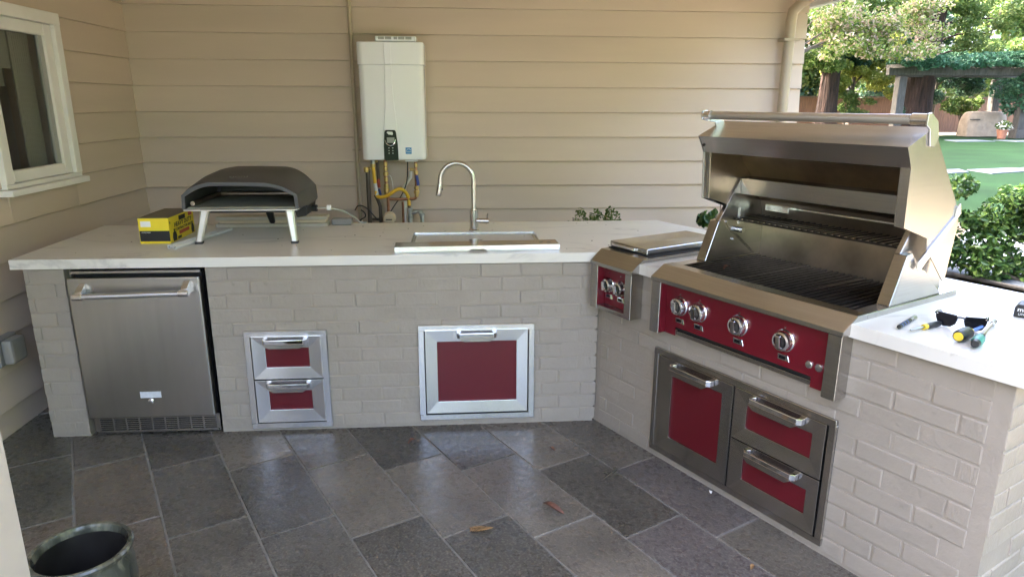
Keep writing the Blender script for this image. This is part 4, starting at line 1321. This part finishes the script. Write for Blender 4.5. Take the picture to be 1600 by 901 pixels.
# sunglasses
gx = Vector((.746, -.666, 0))
sg = thing('sunglasses', 'black sunglasses with dark lenses resting open on the white counter', 'sunglasses', (3.492, -1.278, CT), math.atan2(gx.y, gx.x))
lensp = [(.008, .030), (.012, .043), (.066, .047), (.073, .043), (.071, .028), (.062, .008), (.046, .001), (.026, .003), (.013, .014)]
TL = .16
def lean(x, z, t):
    return (x, z * TL + t + abs(x) * .10, z)
for sg_ in (1, -1):
    ring_o = [(sg_ * x, z) for x, z in lensp]
    cxm, czm = sg_ * .041, .026
    ring_i = [(cxm + (x - cxm) * .87, czm + (z - czm) * .84) for x, z in ring_o]
    fm = MB()
    fm.loft([[lean(x, z, -.002) for x, z in ring_o], [lean(x, z, -.002) for x, z in ring_i], [lean(x, z, .002) for x, z in ring_i], [lean(x, z, .002) for x, z in ring_o], [lean(x, z, -.002) for x, z in ring_o]], caps=False)
    fm.build('lens_frame', M['blackgloss'], sg)
    MB().loft([[lean(x, z, -.0006) for x, z in ring_i], [lean(x, z, .0006) for x, z in ring_i]]).build('lens', M['lens'], sg)
    tm = MB()
    tm.tube([(sg_ * .073, .014, .041), (sg_ * .072, .05, .038), (sg_ * .068, .10, .030), (sg_ * .062, .128, .013), (sg_ * .060, .140, .003)], .0032, 8)
    tm.build('temple', M['blackgloss'], sg, smooth=True)
    MB().box(sg_ * .068 - .002, sg_ * .068 + .002, .0098, .0112, .0405, .0425).build('rivet', M['chrome'], sg)
MB().tube([(-.012, .006, .036), (0, .004, .0385), (.012, .006, .036)], .0032, 8).build('bridge', M['blackgloss'], sg, smooth=True)
# battery at the right edge
bt = thing('tool_battery', 'black power tool battery at the right edge of the counter', 'battery', (3.778, -1.158, CT), math.radians(-47))
MB().prism([(0, 0), (.115, 0), (.115, .040), (.108, .046), (.010, .046), (0, .034)], 'y', 0, .078).build('case', M['black'], bt, bev=.004, segs=2)
MB().box(.022, .112, .010, .068, .0462, .066).build('terminal_rail', M['battteal'], bt, bev=.004)
text('makita', .020, M['paper'], bt, (.010, -.0006, .022), (1, 0, 0), (0, 0, 1), width=.062, ext=.0004, bold=.0003)
text('LITHIUM-ION', .011, M['paper'], bt, (.014, -.0006, .008), (1, 0, 0), (0, 0, 1), width=.06, ext=.0004)

# ------------------------------------------------------------------ glazed pot
pot = thing('glazed_pot', 'empty mottled green glazed pot on the floor at the lower left', 'pot', (.735, -1.455, 0))
MB().lathe([(.001, .002), (.085, .0), (.10, .02), (.126, .13), (.137, .23), (.134, .30), (.126, .325), (.128, .335), (.137, .342), (.139, .352), (.134, .358), (.124, .357), (.119, .345), (.118, .32), (.12, .24)], 40, None, False).build('pot_body', M['glaze'], pot, smooth=True)
MB().lathe([(.1175, .335), (.119, .24), (.108, .12), (.085, .04), (.001, .035)], 32, None, False).build('pot_inside', M['glazein'], pot, smooth=True)

# ------------------------------------------------------------------ fallen leaves on the patio
def small_leaf(name, x, y, L_, W_, rot, m, lab, cat='leaf', curl=.3, grp='fallen leaves on the patio'):
    mb = MB()
    n = 7
    rows = []
    for i in range(n):
        t = i / (n - 1)
        w = W_ * .5 * math.sin(PI * min(1, t * .92 + .06)) ** .8
        bend = curl * L_ * math.sin(t * 2.2)
        z = .003 + .012 * abs(math.sin(t * 3)) * L_ / .06
        rows.append([(t * L_ - L_ / 2, bend - w, z + w * .35), (t * L_ - L_ / 2, bend, z), (t * L_ - L_ / 2, bend + w, z + w * .45)])
    mb.loft(rows, closed=False)
    o = mb.build(name, m, None, loc=(x, y, .001), rotz=rot)
    return tag(o, lab, cat, grp)
small_leaf('dry_leaf', 2.247, -.80, .105, .036, 2.0, M['leafdry'], 'curled red-brown dry leaf on the pale pavers', curl=.35)
small_leaf('dry_leaf', 1.615, -.190, .05, .022, .4, M['leafdry'], 'small brown leaf on the dark paver near the wide drawer')
small_leaf('dry_leaf', 2.302, -.300, .04, .018, 1.7, M['leafdry'], 'tiny reddish leaf near the inner corner of the counter')
small_leaf('dry_leaf', 2.906, -1.237, .03, .016, .4, M['leaftan'], 'tiny tan leaf at the bottom edge below the cabinet')
small_leaf('dry_leaf', 2.933, -.734, .022, .014, .9, M['paper'], 'tiny pale leaf close to the steel cabinet frame')
sp = thing('dry_sprig', 'tan dry conifer sprig lying on a dark paver', 'sprig', (1.932, -.930, .004), .05)
spm = MB()
spm.tube([(-.045, 0, .003), (.045, .002, .004)], .0018, 6)
for i in range(11):
    t = -.042 + i * .0078
    ln = .022 * (1 - abs(i - 3.5) / 9)
    for sg_ in (1, -1):
        spm.prism([(t, 0), (t + .004, sg_ * ln * .5), (t - .005, sg_ * ln), (t - .005, sg_ * ln * .4)], 'z', .003, .006)
spm.build('needles', M['leaftan'], sp)
tw = thing('green_twig', 'dark forked twig with narrow leaves near the inner corner', 'twig', (2.54, -.556, .002), .6)
twm = MB()
for p_, q_ in (((-.06, 0), (.05, .01)), ((-.01, .005), (.03, -.045)), ((-.02, .0), (-.03, .04)), ((.01, .006), (.055, .04))):
    twm.tube([(*p_, .004), ((p_[0] + q_[0]) / 2, (p_[1] + q_[1]) / 2, .010), (*q_, .004)], [.0025, .005, .001], 6)
twm.build('stems', M['twig'], tw)
db = MB()
R2 = random.Random(5)
for i in range(260):
    while True:
        x, y = R2.uniform(.7, 3.3), R2.uniform(-1.6, -.02)
        if (Vector((x, y, 0)) - K).dot(Nd) < -.02:
            break
    if R2.random() < .45:
        q = R2.uniform(0, 1.7)
        d_ = -.02 - abs(R2.gauss(0, .12))
        pp = wing(q, d_)
        x, y = pp.x, pp.y
    s_ = R2.uniform(.0015, .005)
    a = R2.uniform(0, 6.3)
    ca, sa = math.cos(a) * s_, math.sin(a) * s_
    db.add([(x - ca, y - sa, .0015), (x + sa * .4, y - ca * .4, .004), (x + ca, y + sa, .002), (x - sa * .4, y + ca * .4, .0035)], [(0, 1, 2, 3)])
db.build('leaf_litter', M['twig'], kind='stuff')
crumbs = MB()
for i in range(60):
    x, y = R2.uniform(0, 2.9), R2.uniform(.02, .88)
    s_ = R2.uniform(.001, .0035)
    crumbs.box(x - s_, x + s_, y - s_ * .6, y + s_ * .6, .9152, .9162 + s_ * .3)
crumbs.build('counter_crumbs', M['twig'], kind='stuff')
gl_ = small_leaf('dry_leaf', *(wing(.62, .20)[:2]), .05, .02, .3, M['leafdry'], 'small dry leaf on the grill grates', grp='fallen leaves on the patio')
gl_.location.z = .925

# ================================================================== PLANTS NEAR
def stems(name, segs, m, parent):
    mb = MB()
    for a, b, r0, r1 in segs:
        mb.tube([a, ((a[0] + b[0]) / 2 + .02 * random.uniform(-1, 1), (a[1] + b[1]) / 2, (a[2] + b[2]) / 2), b], [r0, (r0 + r1) / 2, r1], 6)
    return mb.build(name, m, parent)
sb1 = thing('small_shrub', 'low leafy shrub growing behind the counter against the siding', 'shrub', (2.78, 1.45, -.05))
leaves('foliage', [(0, 0, .70, .20, .14, .20, 3), (-.14, 0, .78, .10, .1, .09, 1.2), (.05, 0, .88, .06, .06, .08, .8), (.16, 0, .84, .07, .07, .12, 1), (-.06, .03, .85, .05, .05, .12, .8), (.14, .02, .9, .03, .03, .07, .3)], 1700, .022, M['L_mid'], sb1, shape='leaf', seed=3)
stems('stem', [((0, 0, 0), (x, 0, .9), .008, .003) for x in (-.12, -.03, .06, .15)], M['wood'], sb1)
gd = thing('gardenia', 'gardenia sprig with a white bloom between counter and grill', 'plant', (3.62, 1.35, -.05))
leaves('foliage', [(-.02, 0, .90, .07, .05, .05, 1), (.08, 0, .83, .07, .06, .08, 1), (.12, .05, .70, .15, .12, .2, 1.5), (0.05, 0, 1.22, .05, .05, .04, .5)], 130, .075, M['L_hedge'], gd, shape='leaf', seed=9)
leaves('bloom', [(.035, -.04, .905, .018, .018, .018, 1)], 14, .05, M['bloom'], gd, shape='leaf', seed=4, aspect=.9)
stems('stem', [((.05, 0, 0), (-.02, 0, .92), .008, .003), ((.05, 0, .5), (.06, 0, 1.22), .006, .002)], M['wood'], gd)

def shrub(name, label, cat, loc, clumps, n, size, m, seed, group=None, stemn=5):
    t = thing(name, label, cat, loc, 0, group)
    leaves('foliage', clumps, n, size, m, t, shape='leaf', seed=seed, shell=.35)
    stems('stem', [((random.uniform(-.1, .1), random.uniform(-.1, .1), 0), (c[0], c[1], c[2]), .014, .004) for c in clumps[:stemn]], M['wood'], t)
    return t
def clump_line(n, x0, y0, x1, y1, zlo, zhi, r, seed):
    R = random.Random(seed)
    out = []
    for i in range(n):
        t = (i + R.random()) / n
        out.append((x0 + (x1 - x0) * t + R.uniform(-.12, .12), y0 + (y1 - y0) * t + R.uniform(-.12, .12), R.uniform(zlo, zhi), r * R.uniform(.7, 1.3), r * R.uniform(.7, 1.3), r * R.uniform(.6, 1.1), 1))
    return out
shrub('hedge_shrub', 'glossy dark green shrub behind the raised grill lid', 'shrub', (6.35, 3.25, -.05), clump_line(30, -.55, .3, .45, -.15, .08, .92, .17, 1), 7600, .062, M['L_hedge'], 21, 'shrubs along the walkway')
shrub('hedge_shrub', 'glossy green shrub at the right edge beyond the counter end', 'shrub', (7.35, 2.75, -.05), clump_line(32, -.5, .2, .7, -.25, .08, .90, .18, 2), 8200, .062, M['L_hedge'], 22, 'shrubs along the walkway')
edg = MB()
edg.tube([(5.2, 4.2, .0), (6.1, 3.45, .0), (6.75, 2.98, .0), (7.25, 1.8, .0), (7.3, .5, .0)], .02, 6)
tag(edg.build('garden_edging', M['pergola']), 'dark steel edging strip at the foot of the shrubs', 'edging')

# ================================================================== GARDEN BEYOND
# fence
fn = thing('garden_fence', 'brown weathered board fence along the far end of the garden', 'fence', (0, 36.5, 0))
fbm = MB()
for i in range(330):
    x = 8 + i * .15
    fbm.box(x, x + .142, -.011 + random.uniform(-.006, .006), .011, .02, 1.99 + random.uniform(-.01, .01))
fbm.build('boards', M['fence'], fn, kind='stuff')
MB().box(8, 57.5, -.08, .08, 2.0, 2.06).build('cap_rail', M['fencecap'], fn)
MB().box(8, 57.5, .013, .06, .4, .5).build('rail', M['fencecap'], fn)
for i in range(12):
    MB().box(9.9 + i * 2.4, 10.03 + i * 2.4, .0125, .13, 0, 2.0).build('fence_post', M['fencecap'], fn)
# pergola
pg = thing('pergola', 'grey timber pergola roofed with green vine at the end of the lawn', 'pergola', (0, 0, 0))
for x, y in ((23.35, 30.0), (29.75, 29.9), (30.2, 32.4)):
    po = MB().box(x - .2, x + .2, y - .2, y + .2, 0, 2.9).build('pergola_post', M['pergola'], pg, bev=.02)
    MB().box(x - .27, x + .27, y - .27, y + .27, -.02, .42).build('post_base', M['pergola'], po, bev=.03)
for y, xb0 in ((29.78, 22.5), (30.22, 22.7), (32.4, 24.6)):
    MB().box(xb0, 31.2, y - .07, y + .07, 2.98, 3.3).build('beam', M['pergola'], pg, bev=.01)
for i in range(15):
    x = 22.9 + i * .58
    MB().box(x - .05, x + .05, 29.1, min(33.0, 30.6 + i * .6), 3.305, 3.48).build('rafter', M['pergola'], pg)
vc = [(22.9 + i * .29, 29.35 + (i % 4) * .55 + random.uniform(-.3, .3), 3.52 + random.uniform(-.03, .16) + .016 * i, .5, .6, .2, 1) for i in range(30)]
vc += [(22.9 + i * .4, 28.95 + random.uniform(-.15, .1), 3.40 + random.uniform(-.12, .1) + .012 * i, .32, .22, .17, .5) for i in range(22)]
vc += [(30.2 + random.uniform(-.9, 1.2), 29.6 + random.uniform(-.5, 1.5), random.uniform(1.2, 3.6), .5, .5, .5, 1.3) for i in range(14)]
leaves('vine', vc, 15000, .16, M['L_ivy'], pg, seed=31)
# covered grill on the gravel
cg = thing('covered_grill', 'tan fabric cover over a barbecue beside the fence', 'covered barbecue', (29.25, 31.7, 0))
rings = []
for z, hx, hy in ((.02, 1.14, .5), (.35, 1.13, .5), (.75, 1.11, .47), (1.02, 1.06, .43), (1.2, .97, .36), (1.28, .8, .25)):
    ring = []
    for k in range(28):
        a = 2 * PI * k / 28
        e = .45
        ring.append((hx * abs(math.cos(a)) ** e * (1 if math.cos(a) > 0 else -1) * (1 + .02 * math.sin(7 * a + z * 3)), hy * abs(math.sin(a)) ** e * (1 if math.sin(a) > 0 else -1) * (1 + .05 * math.sin(9 * a)), z))
    rings.append(ring)
MB().loft(rings).build('fabric_cover', M['cover'], cg, smooth=True)
MB().box(-1.15, -.6, -.56, -.53, .86, .90).build('strap', M['black'], cg)
# potted plants
def potted(x, y, lab, flowers=False, seed=0, h=.8):
    t = thing('potted_plant', lab, 'potted plant', (x, y, 0), 0, 'potted plants by the pergola')
    MB().lathe([(.001, 0), (.17, 0), (.24, .38), (.26, .38), (.26, .44), (.22, .44), (.2, .36), (.001, .36)], 16).build('pot', M['terracotta'], t, smooth=True)
    leaves('foliage', [(0, 0, .44 + h * .45, .33, .33, h * .5, 1), (.1, 0, .5 + h * .6, .25, .25, h * .35, 1)], 420, .16, M['L_dark'] if not flowers else M['L_mid'], t, seed=seed)
    if flowers:
        leaves('bloom', [(0, -.1, .62, .36, .25, .22, 1)], 90, .12, M['bloom'], t, seed=seed + 1)
    return t
potted(28.55, 29.4, 'white flowering plant in a terracotta pot at the pergola post', True, 5, .35)
potted(24.2, 31.2, 'leafy potted plant left of the covered barbecue', False, 6, 1.2)
potted(26.4, 33.2, 'dark bushy potted plant against the fence', False, 7, 1.1)
sl_ = thing('path_light', 'small dark garden path light at the right pergola post', 'garden light', (30.5, 29.0, 0))
MB().tube([(0, 0, 0), (0, 0, .95)], .02, 8).build('stake', M['iron'], sl_)
MB().lathe([(.16, .93), (.17, .95), (.02, 1.06), (.001, 1.06)], 14).build('lamp_hood', M['pergola'], sl_)

# trees
def trunk(parent, h, r0, r1, leanx=0, seed=0, m=None):
    R = random.Random(seed)
    rings = []
    n = 14
    for i in range(n + 1):
        t = i / n
        r = (r0 + (r1 - r0) * t) * (1 + .5 * math.exp(-t * h * 1.6))
        rings.append([(leanx * t * h + r * (1 + .07 * math.sin(5 * a + seed) + .05 * math.sin(11 * a + i * .4)) * math.cos(a), r * (1 + .07 * math.cos(4 * a + seed)) * math.sin(a), t * h) for a in [2 * PI * k / 22 for k in range(22)]])
    return MB().loft(rings).build('trunk', m or M['bark'], parent, smooth=True)
def limbs(parent, segs, m=None):
    mb = MB()
    for a, b, r0, r1 in segs:
        a, b = Vector(a), Vector(b)
        mid = a.lerp(b, .5) + Vector((0, 0, (b - a).length * .08))
        mb.tube([a, mid, b], [r0, (r0 + r1) * .5, r1], 7)
    return mb.build('limbs', m or M['bark'], parent, smooth=True)
def rc(n, cx, cy, cz, sx, sy, sz, r, seed, flat=.7):
    R = random.Random(seed)
    out = []
    for i in range(n):
        rr = r * R.uniform(.6, 1.35)
        out.append((cx + R.uniform(-sx, sx), cy + R.uniform(-sy, sy), cz + R.uniform(-sz, sz), rr, rr, rr * flat, rr ** 2))
    return out
def tree(name, label, loc, tr, limb_to, clumps, n, size, m, seed, group=None, bark=None, shell=.25):
    t = thing(name, label, 'tree', loc, 0, group)
    trunk(t, *tr, seed=seed, m=bark)
    limbs(t, [((tr[3] * z0 if len(tr) > 3 else 0, 0, z0), p, r, .03) for z0, p, r in limb_to], bark)
    leaves('crown', clumps, n, size, m, t, seed=seed, shell=shell)
    return t
tree('redwood_tree', 'redwood tree with a forked dark trunk left of the pergola', (21.55, 33.4, 0), (12, .50, .28, 0.012), [(2.6, (-1.4, -.4, 4.2), .16), (3.2, (.6, -.4, 5.2), .2), (5.0, (2.2, -.6, 6.4), .12), (6, (-2, 0, 7.2), .1)],
     rc(34, -.2, -.5, 6.2, 2.6, 1.4, 2.2, .6, 1) + rc(12, -1.6, -.8, 3.9, 1.2, .5, .5, .5, 71), 17850, 0.173, M['L_mid'], 41, 'redwood trees in the garden')
tree('redwood_tree', 'tall redwood with a thick reddish trunk standing behind the pergola', (26.2, 32.9, 0), (14, .72, .42, 0.035), [(3.8, (2.6, -.2, 4.4), .07), (4.6, (3.2, -.3, 5.2), .07), (3.1, (2.4, 0, 3.5), .05), (5.4, (3.6, -.4, 5.9), .08), (5.6, (-2, -.5, 6.6), .1)],
     rc(30, .8, -.8, 7.0, 3.4, 1.0, .9, .58, 2) + rc(14, 3.2, -.6, 4.9, 1.8, .6, .8, .5, 72), 16150, 0.165, M['L_mid'], 42, 'redwood trees in the garden')
tree('maple_tree', 'blush pink and yellow leaved maple arching over the lawn from the left', (16.6, 28.6, 0), (4.0, .14, .09, 0.03), [(3.4, (2.6, 0, 4.3), .07), (3.6, (5.5, 0, 4.9), .07), (3.7, (3.6, .2, 5.2), .05), (3.4, (1.6, .5, 5.4), .05)],
     rc(42, 4.5, 0, 4.9, 2.5, 1.1, 1.15, .75, 3, .5), 9500, .17, M['L_blush'], 43, bark=M['wood'], shell=.1)
tree('yellow_green_tree', 'bright yellow-green leaved tree between the two redwoods', (23.6, 34.6, 0), (4.5, .14, .07, 0), [(2.2, (-1, 0, 3.4), .06), (2.6, (1, -.3, 3.8), .06), (3.0, (0, 0, 4.6), .05)],
     rc(40, .2, -.3, 3.6, 2.0, .7, 1.5, .46, 4), 17000, 0.143, M['L_yellow'], 44, bark=M['wood'])
tree('dark_leaved_tree', 'dark blue-green leaved tree hanging over the fence behind the maple', (22.6, 35.4, 0), (5, .15, .08, 0), [(2.6, (-1, 0, 4.2), .06), (3.2, (1, 0, 4.6), .06)],
     rc(18, .9, -1.0, 4.1, 1.3, .4, .4, .42, 5) + rc(20, -3.4, -.5, 2.6, 1.2, .4, .9, .48, 6), 13940, 0.135, M['L_dark'], 45, bark=M['wood'])
tree('broadleaf_tree', 'leafy green tree overhanging the right end of the pergola', (31.6, 28.0, 0), (6, .16, .09, -0.03), [(3.8, (-1.9, 0, 4.6), .05), (4.5, (-1.2, .2, 5.6), .05), (3.5, (.8, 0, 4.8), .05)],
     rc(34, -1.2, -.3, 4.9, 1.9, .9, 1.3, .42, 7), 9520, 0.195, M['L_yellow'], 46, bark=M['wood'])
tree('understory_shrub', 'loose light green shrub in front of the fence', (23.0, 34.0, 0), (1.5, .06, .03, 0), [(.7, (-.6, 0, 1.5), .03), (.8, (.7, 0, 1.6), .03)],
     rc(18, 0, 0, 1.5, 1.3, .4, .6, .36, 8), 2200, .15, M['L_mid'], 47, bark=M['wood'])
tree('lemon_shrub', 'bright leaved shrub behind the covered barbecue', (29.1, 33.2, 0), (1.4, .06, .03, 0), [(.7, (-.5, 0, 1.6), .03), (.8, (.6, 0, 1.5), .03)],
     rc(10, .1, 0, 1.55, 1.0, .3, .35, .36, 9), 1100, .2, M['L_mid'], 48, bark=M['wood'])
tree('climbing_tree', 'dense dark green tree filling the gap behind the pergola', (28.6, 34.9, 0), (4, .14, .07, 0), [(2.2, (-1.5, 0, 3), .05), (2.6, (1.5, 0, 3.4), .05)],
     rc(36, .6, -.3, 3.2, 3.4, .5, 1.2, .5, 12), 16150, 0.150, M['L_dark'], 49, bark=M['wood'])
for i, (x, y, h, zc, cr, lab) in enumerate(((8.6, 17.0, 11.5, 8.6, 3.0, 'unseen tree added to shade the lawn, just past the house corner'), (11.0, 22.3, 12.5, 9.3, 3.3, 'unseen tall tree added to shade the lawn from its left side'),
                                            (12.5, 28.5, 17, 13.0, 4.0, 'unseen tall tree added to shade the lawn from the far left'), (14.6, 34.3, 20, 15.6, 4.0, 'tallest unseen tree added to shade the lawn, far left by the fence'), (10.5, 31.5, 20, 16.0, 3.8, 'unseen slender tree added to shade the lawn, between two others at the far left'), (5.9, 11.2, 9, 6.3, 1.9, 'unseen small tree added to shade the lawn, behind the house'))):  # trees hidden behind the house, added to shade the lawn
    tree('added_shade_tree', lab, (x, y, 0), (h * .85, .28, .1, 0), [(zc * .55, (-1.5, 0, zc * .85), .1), (zc * .6, (1.6, 0, zc * .9), .1), (zc * .7, (0, -1, zc * 1.05), .1)],
         rc(60, 0, 0, zc, cr, cr, h * .17, .95, 90 + i), 9000, .42, M['L_dark'], 90 + i, 'unseen trees added to shade the lawn', bark=M['wood'])
for i, (x, y, h, lab) in enumerate(((17.5, -6.5, 8, 'round garden tree across the paving to the right'), (18.5, -1.0, 8.5, 'broad garden tree right of the walkway'), (22.5, 3.0, 9, 'garden tree at the right side of the lawn'), (13.0, -12.5, 9, 'garden tree behind and right of the patio'), (3.0, -17.5, 9, 'garden tree straight behind the patio'), (-5.0, -16.0, 8, 'garden tree behind and left of the patio'),
                                      (11.6, 1.7, 7.5, 'unseen bushy tree added to block low sky, close to the right side of the patio'), (11.2, -5.8, 7.0, 'unseen bushy tree added to block low sky, right of the counter end'), (9.6, -8.6, 7.5, 'unseen bushy tree added to block low sky, right of the patio corner'))):  # bushy ones: out of view, added to block low sky on the right
    tree('garden_tree', lab, (x, y, 0), (h * .7, .22, .1, 0), [(h * .3, (-1.5, 0, h * .5), .1), (h * .35, (1.6, 0, h * .55), .1), (h * .45, (0, -1, h * .7), .1)],
         rc(40, 0, 0, h * .5, 2.6, 2.6, h * .33, 1.0, 120 + i), 4500, .42, M['L_mid'], 120 + i, 'garden trees round the patio', bark=M['wood'])
for i, (x, y, h, mm, lab) in enumerate(((17.5, 41, 9.5, 'L_mid', 'mid green tree beyond the fence at the house corner'), (22, 43, 11, 'L_dark', 'dark tree beyond the fence behind the left redwood'), (26.5, 42, 10.5, 'L_mid', 'mid green tree beyond the fence behind the pergola'),
                                        (31.5, 43, 11, 'L_dark', 'dark tree beyond the fence behind the thick redwood'), (36.5, 42, 10, 'L_mid', 'mid green tree beyond the fence at the right edge'), (41.5, 44, 12, 'L_dark', 'dark tree beyond the fence farthest right'))):
    tree('background_tree', lab, (x, y, 0), (h * .8, .25, .1, 0), [(h * .35, (-1.5, 0, h * .55), .1), (h * .4, (1.6, 0, h * .6), .1), (h * .5, (0, -1, h * .75), .1)],
         rc(46, 0, 0, h * .52, 3.1, 1.5, h * .38, .95, 60 + i), 9000, .33, M[mm], 60 + i, 'trees beyond the fence', bark=M['wood'])
